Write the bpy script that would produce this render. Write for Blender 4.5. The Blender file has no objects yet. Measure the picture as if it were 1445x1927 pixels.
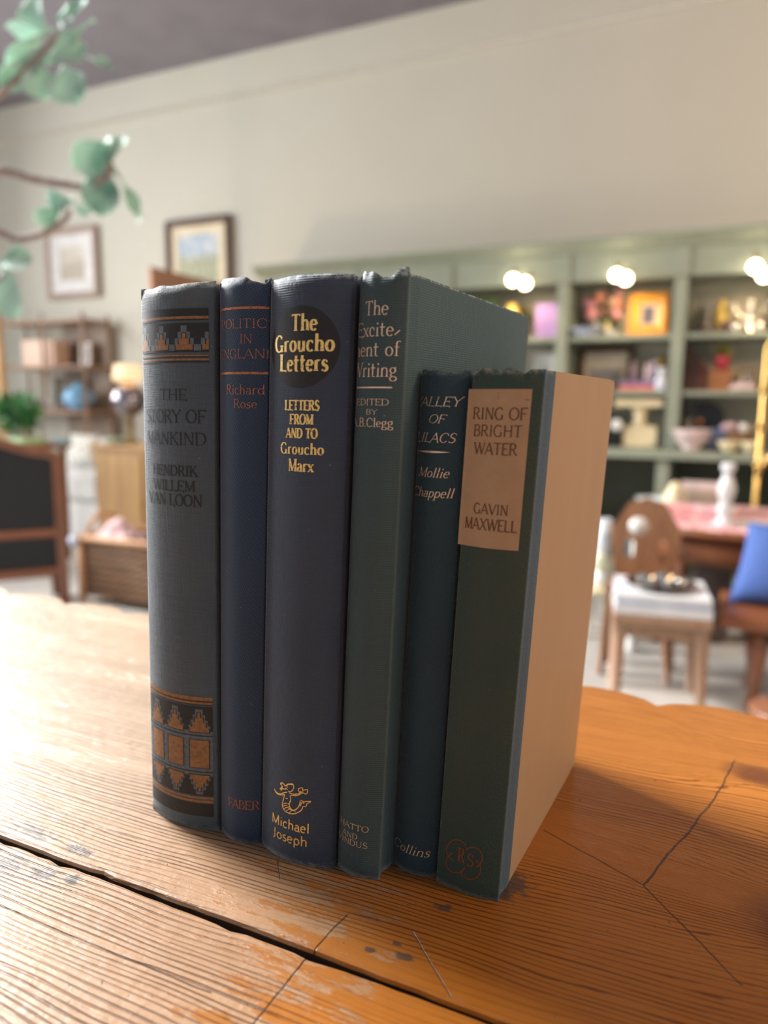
import bpy, math, random
import numpy as np
from mathutils import Vector, Matrix
random.seed(7)
SC = bpy.context.scene
COL = SC.collection
PI = math.pi

# ------------------------------------------------------------------ camera
W_, H_ = 1445, 1927
TZ = 0.90                                   # table top height
FPX = 1378.57
CAM = np.array([0.0, 0.0, TZ + 0.178])
def _cam_axes(pitch, roll, yaw):
    cp, sp = math.cos(pitch), math.sin(pitch)
    F = np.array([0, cp, -sp]); R = np.array([1.0, 0, 0]); U = np.array([0, sp, cp])
    c, s = math.cos(roll), math.sin(roll)
    R, U = c*R - s*U, s*R + c*U
    Rz = np.array([[math.cos(yaw), -math.sin(yaw), 0], [math.sin(yaw), math.cos(yaw), 0], [0, 0, 1]])
    return Rz@F, Rz@R, Rz@U
CF, CR, CU = _cam_axes(math.radians(8.607), math.radians(-0.4905), math.radians(25.0))
cd = bpy.data.cameras.new('camera'); camo = bpy.data.objects.new('camera', cd); COL.objects.link(camo)
cd.sensor_fit = 'VERTICAL'; cd.sensor_height = 36.0; cd.lens = 36.0*FPX/H_
cd.clip_start = 0.01; cd.clip_end = 60
camo.matrix_world = Matrix([[CR[i], CU[i], -CF[i], CAM[i]] for i in range(3)] + [[0, 0, 0, 1]])
cd.dof.use_dof = True; cd.dof.focus_distance = 0.275; cd.dof.aperture_fstop = 6.3; cd.dof.aperture_blades = 0
SC.camera = camo

# ------------------------------------------------------------------ world, daylight, exposure
SC.view_settings.view_transform = 'Standard'; SC.view_settings.look = 'None'
SC.view_settings.gamma = 1; SC.view_settings.use_curve_mapping = False
SC.view_settings.exposure = 0.0
SC.cycles.use_denoising = True
SC.cycles.max_bounces = 8; SC.cycles.diffuse_bounces = 4; SC.cycles.sample_clamp_indirect = 6
wd = bpy.data.worlds.new('shop_world'); SC.world = wd; wd.use_nodes = True
wd.node_tree.nodes['Background'].inputs[0].default_value = (0.90, 0.96, 1.0, 1)
wd.node_tree.nodes['Background'].inputs[1].default_value = 0.48
def area(name, loc, target, sx, sy, power, col):
    l = bpy.data.lights.new(name, 'AREA'); l.shape = 'RECTANGLE'; l.size = sx; l.size_y = sy; l.energy = power; l.color = col
    o = bpy.data.objects.new(name, l); COL.objects.link(o); o.location = loc
    d = Vector(target) - Vector(loc); o.rotation_euler = d.to_track_quat('-Z', 'Y').to_euler(); return o
sky = area('added_roof_daylight', (-4.7, 1.75, 3.60), (-0.25, 0.25, 0.9), 1.7, 1.7, 400, (1.0, 0.985, 0.96)); sky.data.spread = math.radians(105)  # unseen roof light, added and aimed to brighten the table
area('daylight_in_far_window', (-7.02, 2.5, 2.15), (-0.2, 0.3, 1.2), 1.7, 2.0, 190, (1.0, 0.985, 0.96))
area('daylight_in_near_window', (-7.02, 0.2, 2.15), (-1, 1.2, 1.2), 1.7, 2.0, 190, (0.95, 0.98, 1.0))
area('warm_fill_right', (2.2, 1.6, 2.6), (0.9, 5.0, 2.2), 0.5, 0.5, 75, (1.0, 0.66, 0.40))  # unseen warm light without a fitting, added to warm the right wall
area('warm_fill_front', (1.7, 0.35, 2.2), (-0.1, 0.25, 1.0), 0.45, 0.45, 18, (1.0, 0.70, 0.42))  # fill with no lamp behind it, added to brighten the books

# ------------------------------------------------------------------ pixel helpers
def ray(px, py): return CF*FPX + CR*(px - W_/2) + CU*(H_/2 - py)
def at(px, py, Y):                                   # the point seen at px,py on the plane y = Y
    d = ray(px, py); return CAM + d*(Y/d[1])
def onz(px, py, z):
    d = ray(px, py); return CAM + d*((z - CAM[2])/d[2])
def ext(x0, x1, yt, yb, Y):                          # x and z extent on the plane y = Y
    ym, xm = (yt+yb)/2, (x0+x1)/2
    return at(x0, ym, Y)[0], at(x1, ym, Y)[0], at(xm, yb, Y)[2], at(xm, yt, Y)[2]

# ------------------------------------------------------------------ materials
class NT:
    def __init__(s, name):
        s.m = bpy.data.materials.new(name); s.m.use_nodes = True; s.t = s.m.node_tree
        s.b = s.t.nodes['Principled BSDF']; s.out = s.t.nodes['Material Output']
    def n(s, typ, **kw):
        k = s.t.nodes.new(typ)
        for a, v in kw.items(): setattr(k, a, v)
        return k
    def put(s, sock, v):
        if v is None: return
        if hasattr(v, 'is_linked') or hasattr(v, 'links'): s.t.links.new(v, sock)
        else:
            if isinstance(v, (tuple, list)) and len(v) == 3 and sock.type == 'RGBA': v = (*v, 1)
            sock.default_value = v
    def math(s, op, a, b=0.0, c=0.0, clamp=False):
        k = s.n('ShaderNodeMath', operation=op, use_clamp=clamp)
        s.put(k.inputs[0], a); s.put(k.inputs[1], b); s.put(k.inputs[2], c); return k.outputs[0]
    def sub(s, a, b): return s.math('SUBTRACT', a, b)
    def add(s, a, b): return s.math('ADD', a, b)
    def mul(s, a, b): return s.math('MULTIPLY', a, b)
    def smooth(s, v, lo, hi):
        k = s.n('ShaderNodeMapRange', interpolation_type='SMOOTHSTEP')
        s.put(k.inputs[0], v); s.put(k.inputs[1], lo); s.put(k.inputs[2], hi); return k.outputs[0]
    def mix(s, f, a, b, mode='MIX'):
        k = s.n('ShaderNodeMix', data_type='RGBA', blend_type=mode)
        s.put(k.inputs[0], f); s.put(k.inputs[6], a); s.put(k.inputs[7], b); return k.outputs[2]
    def coord(s, which='Object', loc=(0, 0, 0), scale=(1, 1, 1)):
        tc = s.n('ShaderNodeTexCoord'); mp = s.n('ShaderNodeMapping')
        s.t.links.new(tc.outputs[which], mp.inputs[0]); mp.inputs[1].default_value = loc; mp.inputs[3].default_value = scale
        return mp.outputs[0]
    def scl(s, v, scale, loc=(0, 0, 0)):
        mp = s.n('ShaderNodeMapping'); s.t.links.new(v, mp.inputs[0]); mp.inputs[1].default_value = loc; mp.inputs[3].default_value = scale
        return mp.outputs[0]
    def noise(s, v, sc=1.0, det=3, rough=0.55, dist=0.0):
        k = s.n('ShaderNodeTexNoise'); s.put(k.inputs['Vector'], v); k.inputs['Scale'].default_value = sc
        k.inputs['Detail'].default_value = det; k.inputs['Roughness'].default_value = rough; k.inputs['Distortion'].default_value = dist
        return k.outputs['Fac']
    def xyz(s, v):
        k = s.n('ShaderNodeSeparateXYZ'); s.t.links.new(v, k.inputs[0]); return k.outputs
    def bump(s, h, dist=0.001, strength=1.0):
        k = s.n('ShaderNodeBump'); s.put(k.inputs['Height'], h); k.inputs['Distance'].default_value = dist
        k.inputs['Strength'].default_value = strength; s.t.links.new(k.outputs[0], s.b.inputs['Normal'])
    def set(s, col=None, rough=None, metal=None, **kw):
        s.put(s.b.inputs['Base Color'], col); s.put(s.b.inputs['Roughness'], rough); s.put(s.b.inputs['Metallic'], metal)
        for k, v in kw.items(): s.put(s.b.inputs[k.replace('_', ' ')], v)
        return s.m
_M = {}
def mk(name, col, rough=0.6, metal=0.0, var=0.12, sc=12.0, bump=0.0, stretch=(1, 1, 1), **kw):
    """plain procedural material: a colour broken up by noise"""
    if name in _M: return _M[name]
    t = NT(name); v = t.coord('Object', scale=stretch); f = t.noise(v, sc, 4)
    lo = tuple(c*(1-var) for c in col); hi = tuple(min(1, c*(1+var)) for c in col)
    t.set(t.mix(t.smooth(f, 0.3, 0.7), lo, hi), rough, metal, **kw)
    if bump: t.bump(f, bump)
    _M[name] = t.m; return t.m
def wood(name, c1, c2, rough=0.45, axis='x', sc=1.0):
    if name in _M: return _M[name]
    st = {'x': (1.5, 25, 25), 'y': (25, 1.5, 25), 'z': (25, 25, 1.5)}[axis]
    t = NT(name); v = t.coord('Object', scale=tuple(a*sc for a in st)); f = t.noise(v, 1.6, 5, 0.6, 0.6)
    t.set(t.mix(t.smooth(f, 0.3, 0.7), c1, c2), rough); t.bump(f, 0.001)
    _M[name] = t.m; return t.m
def emit(name, col, strength):
    if name in _M: return _M[name]
    t = NT(name); t.set((0.8, 0.8, 0.8), 0.4); t.put(t.b.inputs['Emission Color'], col); t.b.inputs['Emission Strength'].default_value = strength
    _M[name] = t.m; return t.m
def glass(name, col, rough=0.05):
    if name in _M: return _M[name]
    t = NT(name); t.set(col, rough); t.b.inputs['Transmission Weight'].default_value = 0.9; t.b.inputs['IOR'].default_value = 1.45
    _M[name] = t.m; return t.m

# ------------------------------------------------------------------ mesh builder
WL = {}                                             # world location of each (unrotated) root
class MB:
    def __init__(s): s.V = []; s.F = []; s.MI = []; s.S = []
    def add(s, V, F, mi=0, smooth=False):
        b = len(s.V); s.V += [tuple(map(float, v)) for v in V]
        for f in F: s.F.append(tuple(b+i for i in f)); s.MI.append(mi); s.S.append(smooth)
        return s
    def box(s, x0, x1, y0, y1, z0, z1, mi=0, rot=0.0):
        V = [(x, y, z) for z in (z0, z1) for y in (y0, y1) for x in (x0, x1)]
        if rot:
            cx, cy = (x0+x1)/2, (y0+y1)/2; c, q = math.cos(rot), math.sin(rot)
            V = [(cx+(x-cx)*c-(y-cy)*q, cy+(x-cx)*q+(y-cy)*c, z) for x, y, z in V]
        return s.add(V, [(0, 2, 3, 1), (4, 5, 7, 6), (0, 1, 5, 4), (2, 6, 7, 3), (0, 4, 6, 2), (1, 3, 7, 5)], mi)
    def prism(s, poly, axis, a, b, mi=0, smooth=False):
        """poly: 2-D outline; axis: the axis it is extruded along from a to b"""
        def P(p, t): return {'z': (p[0], p[1], t), 'y': (p[0], t, p[1]), 'x': (t, p[0], p[1])}[axis]
        n = len(poly); V = [P(p, a) for p in poly] + [P(p, b) for p in poly]
        F = [tuple(range(n))[::-1], tuple(range(n, 2*n))]
        s.add(V, F, mi); b0 = len(s.V) - 2*n
        for i in range(n):
            j = (i+1) % n; s.F.append((b0+i, b0+j, b0+n+j, b0+n+i)); s.MI.append(mi); s.S.append(smooth)
        return s
    def lathe(s, prof, c=(0, 0, 0), seg=24, mi=0, sx=1, sy=1):
        V = []; F = []
        for r, z in prof:
            for k in range(seg):
                a = 2*PI*k/seg; V.append((c[0]+r*math.cos(a)*sx, c[1]+r*math.sin(a)*sy, c[2]+z))
        for i in range(len(prof)-1):
            for k in range(seg):
                k2 = (k+1) % seg; F.append((i*seg+k, i*seg+k2, (i+1)*seg+k2, (i+1)*seg+k))
        F.append(tuple(range(seg))[::-1]); F.append(tuple((len(prof)-1)*seg+k for k in range(seg)))
        return s.add(V, F, mi, True)
    def ball(s, c, rx, ry=None, rz=None, mi=0, seg=16, rings=10):
        ry = ry or rx; rz = rz or rx
        prof = [(max(1e-4, math.sin(PI*i/rings)), -math.cos(PI*i/rings)) for i in range(rings+1)]
        V = []; F = []
        for r, z in prof:
            for k in range(seg): a = 2*PI*k/seg; V.append((c[0]+rx*r*math.cos(a), c[1]+ry*r*math.sin(a), c[2]+rz*z))
        for i in range(rings):
            for k in range(seg): k2 = (k+1) % seg; F.append((i*seg+k, i*seg+k2, (i+1)*seg+k2, (i+1)*seg+k))
        return s.add(V, F, mi, True)
    def tube(s, pts, r, seg=10, mi=0, closed=False):
        pts = [Vector(p) for p in pts]; n = len(pts); rr = r if isinstance(r, (list, tuple)) else [r]*n
        V = []; F = []; up = None
        for i, p in enumerate(pts):
            a = pts[(i-1) % n] if closed or i > 0 else p; b = pts[(i+1) % n] if closed or i < n-1 else p
            d = (b-a).normalized()
            if up is None: up = Vector((0, 0, 1)) if abs(d.z) < 0.9 else Vector((1, 0, 0))
            x = d.cross(up).normalized(); y = x.cross(d).normalized(); up = y
            for k in range(seg):
                t = 2*PI*k/seg; V.append(p + x*(rr[i]*math.cos(t)) + y*(rr[i]*math.sin(t)))
        m = n if closed else n-1
        for i in range(m):
            j = (i+1) % n
            for k in range(seg): k2 = (k+1) % seg; F.append((i*seg+k, j*seg+k, j*seg+k2, i*seg+k2))
        if not closed: F.append(tuple(range(seg))[::-1]); F.append(tuple((n-1)*seg+k for k in range(seg)))
        return s.add(V, F, mi, True)
    def build(s, name, mats, parent=None, local=False, bevel=0.0, smooth=None):
        mats = mats if isinstance(mats, (list, tuple)) else [mats]
        A = np.array(s.V)
        if parent is None:
            org = np.array([(A[:, 0].min()+A[:, 0].max())/2, (A[:, 1].min()+A[:, 1].max())/2, A[:, 2].min()])
        else: org = np.zeros(3) if local else np.array(WL[parent.name])
        me = bpy.data.meshes.new(name); me.from_pydata([tuple(v) for v in (A-org)], [], s.F)
        for m in mats: me.materials.append(m)
        me.polygons.foreach_set('material_index', s.MI)
        me.polygons.foreach_set('use_smooth', s.S if smooth is None else [smooth]*len(s.S)); me.update()
        o = bpy.data.objects.new(name, me); COL.objects.link(o)
        if parent is None: o.location = org; WL[o.name] = tuple(org)
        else: o.parent = parent; WL[o.name] = (0, 0, 0) if local else WL[parent.name]
        if bevel:
            b = o.modifiers.new('bevel', 'BEVEL'); b.width = bevel; b.segments = 2; b.limit_method = 'ANGLE'
        return o
def tag(o, label, cat, group=None, kind=None):
    o['label'] = label; o['category'] = cat
    if group: o['group'] = group
    if kind: o['kind'] = kind
    return o
def thing(name, label, cat, loc=(0, 0, 0), rz=0.0, group=None):
    o = bpy.data.objects.new(name, None); COL.objects.link(o); o.empty_display_size = 0.05
    o.location = tuple(map(float, loc)); o.rotation_euler = (0, 0, rz); WL[o.name] = tuple(map(float, loc))
    return tag(o, label, cat, group)
def struct(o): o['kind'] = 'structure'; return o
# ------------------------------------------------------------------ the room
YB = 5.0; CEIL = 3.68
m_wall = NT('warm white wall paint'); v = m_wall.coord('Object'); f = m_wall.noise(v, 1.3, 4); g = m_wall.noise(v, 160, 2)
m_wall.set(m_wall.mix(f, (0.51, 0.50, 0.44), (0.58, 0.57, 0.50)), 0.7); m_wall.bump(g, 0.0006); m_wall = m_wall.m
m_ceil = mk('mauve grey ceiling paint', (0.222, 0.205, 0.238), 0.75, var=0.08, sc=3, bump=0.0005)
m_trim = mk('pale trim paint', (0.66, 0.64, 0.58), 0.55, var=0.05)
m_floor = NT('pale concrete floor'); v = m_floor.coord('Object'); f = m_floor.noise(v, 2.2, 6, 0.6)
m_floor.set(m_floor.mix(m_floor.smooth(f, 0.3, 0.7), (0.36, 0.34, 0.31), (0.52, 0.50, 0.47)), 0.45); m_floor = m_floor.m
XL = -7.1
struct(MB().box(XL-0.2, 4.0, -4.0, YB+0.2, -0.1, 0.0).build('floor', m_floor))
sx0, sx1, sy0, sy1 = -5.7, -3.75, 0.75, 2.7               # ceiling opening for the added, unseen roof light
struct(MB().box(XL-0.2, sx0, -4.0, YB+0.2, CEIL, CEIL+0.1).box(sx1, 4.0, -4.0, YB+0.2, CEIL, CEIL+0.1).box(sx0, sx1, -4.0, sy0, CEIL, CEIL+0.1).box(sx0, sx1, sy1, YB+0.2, CEIL, CEIL+0.1).build('ceiling', m_ceil))
struct(MB().box(XL-0.2, 4.0, YB, YB+0.2, 0.0, CEIL).build('wall_back', m_wall))
mz = 3.385                                             # flat frieze board under the ceiling, with a bead along its foot
struct(MB().box(XL, 4.0, YB-0.018, YB-0.001, mz, CEIL).build('trim_1', m_wall, bevel=0.004))
struct(MB().tube([(XL, YB-0.02, mz+0.004), (4.0, YB-0.02, mz+0.004)], 0.011, 10).build('trim_2', m_trim))
struct(MB().box(XL, -3.2, YB-0.02, YB-0.001, 0.0, 0.16).build('baseboard_back', m_trim, bevel=0.005))
# left wall with two tall windows (beyond the left edge of the picture)
wl = MB(); wins = [(-0.75, 1.15), (1.6, 3.4)]; z0w, z1w = 0.95, 3.3
ys = [-4.0] + [q for w in wins for q in w] + [YB]
for i in range(0, len(ys), 2): wl.box(XL-0.2, XL, ys[i], ys[i+1], 0, CEIL)
for a, b in wins: wl.box(XL-0.2, XL, a, b, 0, z0w); wl.box(XL-0.2, XL, a, b, z1w, CEIL)
struct(wl.build('wall_left', m_wall))
m_pane = glass('window glass', (1, 1, 1), 0.0)
for i, (a, b) in enumerate(wins):
    w = MB()
    for y in (a, (a+b)/2-0.02, b-0.04): w.box(XL-0.14, XL-0.08, y, y+0.04, z0w, z1w)
    for z in (z0w, (z0w+z1w)/2, z1w-0.05): w.box(XL-0.14, XL-0.08, a, b, z, z+0.05)
    wo = struct(w.build('window_%d' % (i+1), m_trim))
    MB().box(XL-0.113, XL-0.107, a, b, z0w, z1w).build('pane', m_pane, wo)

# ------------------------------------------------------------------ the old pine table
tloc = (-0.22, 0.06, 0.0)
table = thing('scalloped_table', 'old pine table with scalloped edge and worn varnish, under the row of books', 'table', tloc)
def table_wood():
    t = NT('worn varnished pine')
    v = t.coord('Object', loc=tloc)                     # object space shifted back to room metres
    o = t.xyz(v); x, y = o[0], o[1]
    v2 = t.scl(v, (1, 1, 0))
    def seg(x0, y0, x1, y1, w, jit=0.0):                # soft mask around a line segment
        L = math.hypot(x1-x0, y1-y0); ux, uy = (x1-x0)/L, (y1-y0)/L
        dx, dy = t.sub(x, x0), t.sub(y, y0)
        a = t.add(t.mul(dx, ux), t.mul(dy, uy))
        d = t.math('ABSOLUTE', t.add(t.sub(t.mul(dy, ux), t.mul(dx, uy)), t.mul(t.sub(wob, 0.5), jit)))
        out = t.math('MAXIMUM', t.sub(0.0, a), t.sub(a, L))
        return t.sub(1.0, t.smooth(t.add(d, t.math('MAXIMUM', out, 0.0)), w*0.35, w))
    def blob(cx, cy, r, asp=1.0, n=0.9):
        d = t.math('SQRT', t.add(t.math('POWER', t.sub(x, cx), 2), t.math('POWER', t.mul(t.sub(y, cy), asp), 2)))
        return t.smooth(t.add(d,  t.mul(t.sub(rag, 0.5), r*n*3.6)), r, r*0.55)
    wob = t.noise(v2, 60, 4)
    pat = t.noise(v2, 75, 6, 0.65)
    rag = t.noise(t.scl(v2, (150, 300, 1)), 1.0, 5, 0.7)
    # grain runs along x
    warp = t.noise(t.scl(v2, (5, 11, 1)), 1.0, 2)
    dk = []
    yy = t.add(y, t.mul(t.sub(warp, 0.5), 0.022))
    for cx, cy, k, rr in ((0.027, 0.379, 0.00030, 0.010), (0.052, 0.268, 0.00055, 0.02)):
        dx, dy = t.sub(x, cx), t.sub(y, cy)
        r2 = t.add(t.add(t.math('POWER', t.mul(dx, 0.6), 2), t.math('POWER', dy, 2)), rr*rr)
        yy = t.add(yy, t.math('DIVIDE', t.mul(dy, k), r2))
        dk.append(t.sub(1.0, t.smooth(t.add(t.math('SQRT', r2), t.mul(t.sub(wob, 0.5), 0.008)), rr*1.05, rr*1.7)))
    ph = t.add(t.mul(yy, 410.0), t.mul(t.noise(t.scl(v2, (4, 120, 1)), 1.0, 3), 2.6))
    tri = t.math('ABSOLUTE', t.sub(t.math('FRACT', ph), 0.5))                 # 0..0.5
    strength = t.smooth(t.noise(t.scl(v2, (3, 30, 1)), 1.0, 3), 0.30, 0.60)
    line = t.mul(t.smooth(t.add(tri, t.mul(t.sub(t.noise(t.scl(v2, (60, 700, 1)), 1.0, 3), 0.5), 0.22)), 0.33, 0.46), strength)
    fib = t.noise(t.scl(v2, (25, 900, 1)), 1.0, 4)
    # worn (bare) against varnished
    lx = t.math('DIVIDE', t.sub(0.012, x), 0.245, clamp=True)
    ly = t.smooth(y, 0.40, 0.20)
    bias = t.add(t.mul(lx, t.add(t.mul(ly, 0.36), 0.78)), t.mul(t.smooth(t.noise(v2, 7, 3), 0.3, 0.7), 0.12))
    pn = t.add(t.mul(t.noise(t.scl(v2, (42, 150, 1)), 1.0, 7, 0.72), 1.30), t.mul(t.noise(v2, 9, 2), 0.12))
    worn = t.smooth(t.sub(bias, pn), -0.13, 0.03)
    tone = t.noise(t.scl(v2, (6, 26, 1)), 1.0, 4, 0.6)
    remn = t.smooth(x, -0.06, -0.16)                          # thin, rubbed remnants towards the worn end
    varn = t.mix(remn, t.mix(tone, (0.29, 0.088, 0.013), (0.50, 0.19, 0.032)), t.mix(tone, (0.30, 0.125, 0.040), (0.43, 0.205, 0.075)))
    bare = t.mix(t.mul(t.smooth(x, -0.12, -0.32), 0.7), t.mix(tone, (0.29, 0.150, 0.072), (0.46, 0.285, 0.165)), t.mix(tone, (0.38, 0.27, 0.185), (0.54, 0.42, 0.31)))   # glare painted in: bare wood paler towards the left end
    col = t.mix(worn, varn, bare)
    col = t.mix(t.mul(t.sub(fib, 0.35), 0.5), col, t.mix(worn, (0.20, 0.055, 0.010), (0.26, 0.14, 0.07)))
    col = t.mix(t.mul(line, 0.85), col, t.mix(worn, (0.10, 0.025, 0.005), (0.12, 0.052, 0.022)))
    # knots
    col = t.mix(t.mul(t.add(dk[0], dk[1]), 0.75), col, (0.085, 0.020, 0.012))
    # dark stains with ragged edges
    st = None
    for a in ((-0.257, 0.172, 0.014, 1.6), (-0.240, 0.1745, 0.009, 1.6), (-0.223, 0.1765, 0.0065, 1.3), (-0.210, 0.178, 0.004, 1.3), (-0.250, 0.1935, 0.014, 3.0), (-0.222, 0.1925, 0.009, 3.0), (-0.094, 0.1945, 0.0022, 1.6),
              (-0.083, 0.1965, 0.0038, 2.2), (-0.088, 0.2005, 0.0022, 2.0), (-0.062, 0.247, 0.008, 0.8), (-0.070, 0.236, 0.005, 1.8), (-0.079, 0.224, 0.005, 2.4), (-0.32, 0.40, 0.03, 3.0), (-0.50, 0.335, 0.03, 3.0)):
        b = blob(*a); st = b if st is None else t.math('MAXIMUM', st, b)
    col = t.mix(t.mul(st, 0.8), col, (0.060, 0.055, 0.055))
    # cracks, scratches and the straight joint across the boards
    ck = None
    for a in ((-0.0585, 0.287, -0.017, 0.268, 0.0004, 0.002), (-0.017, 0.268, 0.016, 0.231, 0.0004, 0.002), (-0.017, 0.268, -0.004, 0.31, 0.00065, 0.003),
              (-0.004, 0.31, 0.006, 0.345, 0.0006, 0.003), (0.006, 0.345, 0.015, 0.39, 0.0005, 0.003), (-0.111, 0.186, -0.1135, 0.10, 0.00055, 0.0016),
              (-0.111, 0.186, -0.109, 0.206, 0.00045, 0.0016), (-0.085, 0.208, -0.064, 0.188, 0.0003, 0.0015),
              (-0.40, 0.1545, -0.13, 0.1575, 0.00035, 0.0015), (-0.148, 0.222, -0.141, 0.212, 0.0003, 0.002)):
        b = seg(*a); ck = b if ck is None else t.math('MAXIMUM', ck, b)
    specks = t.mul(t.smooth(t.noise(v2, 420, 2), 0.70, 0.76), t.smooth(t.noise(v2, 26, 2), 0.45, 0.6))
    ck = t.math('MAXIMUM', ck, t.mul(specks, 0.8))
    col = t.mix(t.mul(ck, 0.8), col, (0.045, 0.022, 0.012))
    # gloss: varnish shines, bare wood is satin and ridged
    rg = t.add(t.add(0.13, t.mul(worn, 0.20)), t.mul(pat, 0.12))
    h = t.add(t.mul(line, t.add(-0.25, t.mul(worn, -0.75))), t.mul(fib, t.add(0.10, t.mul(worn, 0.35))))
    h = t.add(h, t.mul(pat, 0.35)); h = t.sub(h, t.mul(ck, 0.7)); h = t.sub(h, t.mul(worn, 0.35))
    h = t.add(h, t.mul(t.noise(v2, 160, 3, 0.6), 0.5))
    t.set(col, rg); t.b.inputs['Specular IOR Level'].default_value = 0.45
    t.bump(h, 0.00055)
    return t.m
m_tab = table_wood()
m_gap = mk('dark board edge', (0.030, 0.014, 0.007), 0.8, var=0.3, sc=200)
m_tab_under = wood('dark pine underside', (0.10, 0.035, 0.010), (0.18, 0.07, 0.02), 0.5)
tx0, tx1, ty0, ty1 = -1.02, 0.58, -0.36, 0.446
def edge_lobes():
    """outline of the top, counter-clockwise from the near left corner, with a scalloped edge"""
    P = []
    def run(a, b, n, nx, ny, amp):
        for i in range(n):
            for k in range(10):
                u = (i + k/10)/n; s = abs(math.sin(PI*k/10))**0.62
                P.append((a[0]+(b[0]-a[0])*u + nx*amp*s, a[1]+(b[1]-a[1])*u + ny*amp*s))
    run((tx0+0.12, ty0), (tx1-0.12, ty0), 19, 0, -1, 0.013)
    for k in range(1, 12): a = -PI/2 + PI/2*k/12; P.append((tx1-0.12+0.12*math.cos(a), ty0+0.12+0.12*math.sin(a)))
    run((tx1, ty0+0.12), (tx1, ty1-0.10), 8, 1, 0, 0.013)
    for k in range(1, 12): a = PI/2*k/12; P.append((tx1-0.12+0.12*math.cos(a), ty1-0.10+0.10*math.sin(a)))
    # far edge: notches at x = -0.027 + k * 0.07
    xs = -0.027 + 0.07*7; n = 19
    P.append((xs, ty1)); run((xs, ty1), (xs-0.07*n, ty1), n, 0, 1, 0.0135)
    P.append((xs-0.07*n, ty1))
    for k in range(1, 12): a = PI/2 + PI/2*k/12; P.append((tx0+0.12+0.12*math.cos(a), ty1-0.12+0.12*math.sin(a)))
    run((tx0, ty1-0.12), (tx0, ty0+0.12), 8, -1, 0, 0.013)
    for k in range(1, 12): a = PI + PI/2*k/12; P.append((tx0+0.12+0.12*math.cos(a), ty0+0.12+0.12*math.sin(a)))
    return P
outline = edge_lobes()
def clip_y(poly, yc, keep_above):
    out = []
    for i, p in enumerate(poly):
        q = poly[(i+1) % len(poly)]; ip = (p[1] >= yc) == keep_above; iq = (q[1] >= yc) == keep_above
        if ip: out.append(p)
        if ip != iq:
            u = (yc-p[1])/(q[1]-p[1]); out.append((p[0]+(q[0]-p[0])*u, yc))
    return out
def chip(poly, yc, sgn, seed):
    """replace the straight cut at y = yc by a slightly worn, chipped edge"""
    rnd = random.Random(seed); idx = [i for i, p in enumerate(poly) if abs(p[1]-yc) < 1e-9]
    i0, i1 = idx[0], idx[1]
    if (i1-i0) != 1: i0, i1 = i1, i0
    a, b = poly[i0], poly[i1]; n = 260; mid = []
    chips = [(rnd.uniform(-0.5, 0.25), rnd.uniform(0.002, 0.006), rnd.uniform(0.0006, 0.0019)) for _ in range(20)]
    for k in range(1, n):
        x = a[0]+(b[0]-a[0])*k/n
        d = 0.0003*math.sin(x*37+seed) + 0.0003*rnd.random()
        for cx, w, dp in chips: d += dp*max(0, 1-abs((x-cx)/w))
        mid.append((x, yc + sgn*d))
    return poly[:i0+1] + mid + (poly[i1:] if i1 > i0 else [])
def board(poly, seed):
    # top with a rounded arris: rings inset and dropped
    A = np.array(poly); n = len(A)
    d = np.roll(A, -1, 0) - np.roll(A, 1, 0); nr = np.stack([d[:, 1], -d[:, 0]], 1); nr /= np.maximum(np.linalg.norm(nr, axis=1), 1e-9)[:, None]
    rings = [(0.0016, TZ), (0.0005, TZ-0.0004), (0.0, TZ-0.0016), (0.0, TZ-0.026)]
    V = []; F = []
    for ins, z in rings: V += [(p[0]-q[0]*ins, p[1]-q[1]*ins, z) for p, q in zip(A, nr)]
    for r in range(3):
        for i in range(n): j = (i+1) % n; F.append((r*n+i, (r+1)*n+i, (r+1)*n+j, r*n+j))
    F.append(tuple(range(n))); F.append(tuple(3*n+i for i in range(n))[::-1])
    m = MB().add(V, F)
    for k, f in enumerate(m.F):                         # the sides along the gaps get a dark material
        if len(f) == 4 and any(abs(m.V[f[0]][1]-c) < 0.007 and abs(m.V[f[2]][1]-c) < 0.007 for c in cuts) and min(m.V[i][2] for i in f) < TZ-0.002: m.MI[k] = 1
    return m
cuts = [-0.08, 0.1848]; gap = 0.0011
lo = ty0-1
for i, c in enumerate(cuts + [None]):
    poly = outline
    if i > 0: poly = chip(clip_y(poly, cuts[i-1]+gap, True), cuts[i-1]+gap, 1, 11+i)
    if c is not None: poly = chip(clip_y(poly, c-gap, False), c-gap, -1, 31+i)
    board(poly, i).build('tabletop_board', [m_tab, m_gap], table)
ap = MB()
for a in ((tx0+0.14, tx1-0.14, ty0+0.10, ty0+0.125), (tx0+0.14, tx1-0.14, ty1-0.125, ty1-0.10), (tx0+0.14, tx0+0.165, ty0+0.10, ty1-0.10), (tx1-0.165, tx1-0.14, ty0+0.10, ty1-0.10)):
    ap.box(*a, TZ-0.135, TZ-0.0262)
ap.build('apron', m_tab_under, table)
for X in (tx0+0.17, tx1-0.17):
    for Y in (ty0+0.13, ty1-0.13):
        MB().lathe([(0.022, 0), (0.026, 0.03), (0.02, 0.08), (0.03, 0.3), (0.036, 0.55), (0.024, 0.60), (0.036, 0.63), (0.036, TZ-0.14)], (X, Y, 0)).build('leg', m_tab_under, table)
# ------------------------------------------------------------------ lettering: strokes drawn with a broad pen, with serifs
def _arc(cx, cy, rx, ry, a0, a1, n=12):
    return [(cx+rx*math.cos(math.radians(a0+(a1-a0)*i/n)), cy+ry*math.sin(math.radians(a0+(a1-a0)*i/n))) for i in range(n+1)]
def _l(*p): return [(p[i], p[i+1]) for i in range(0, len(p), 2)]
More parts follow.
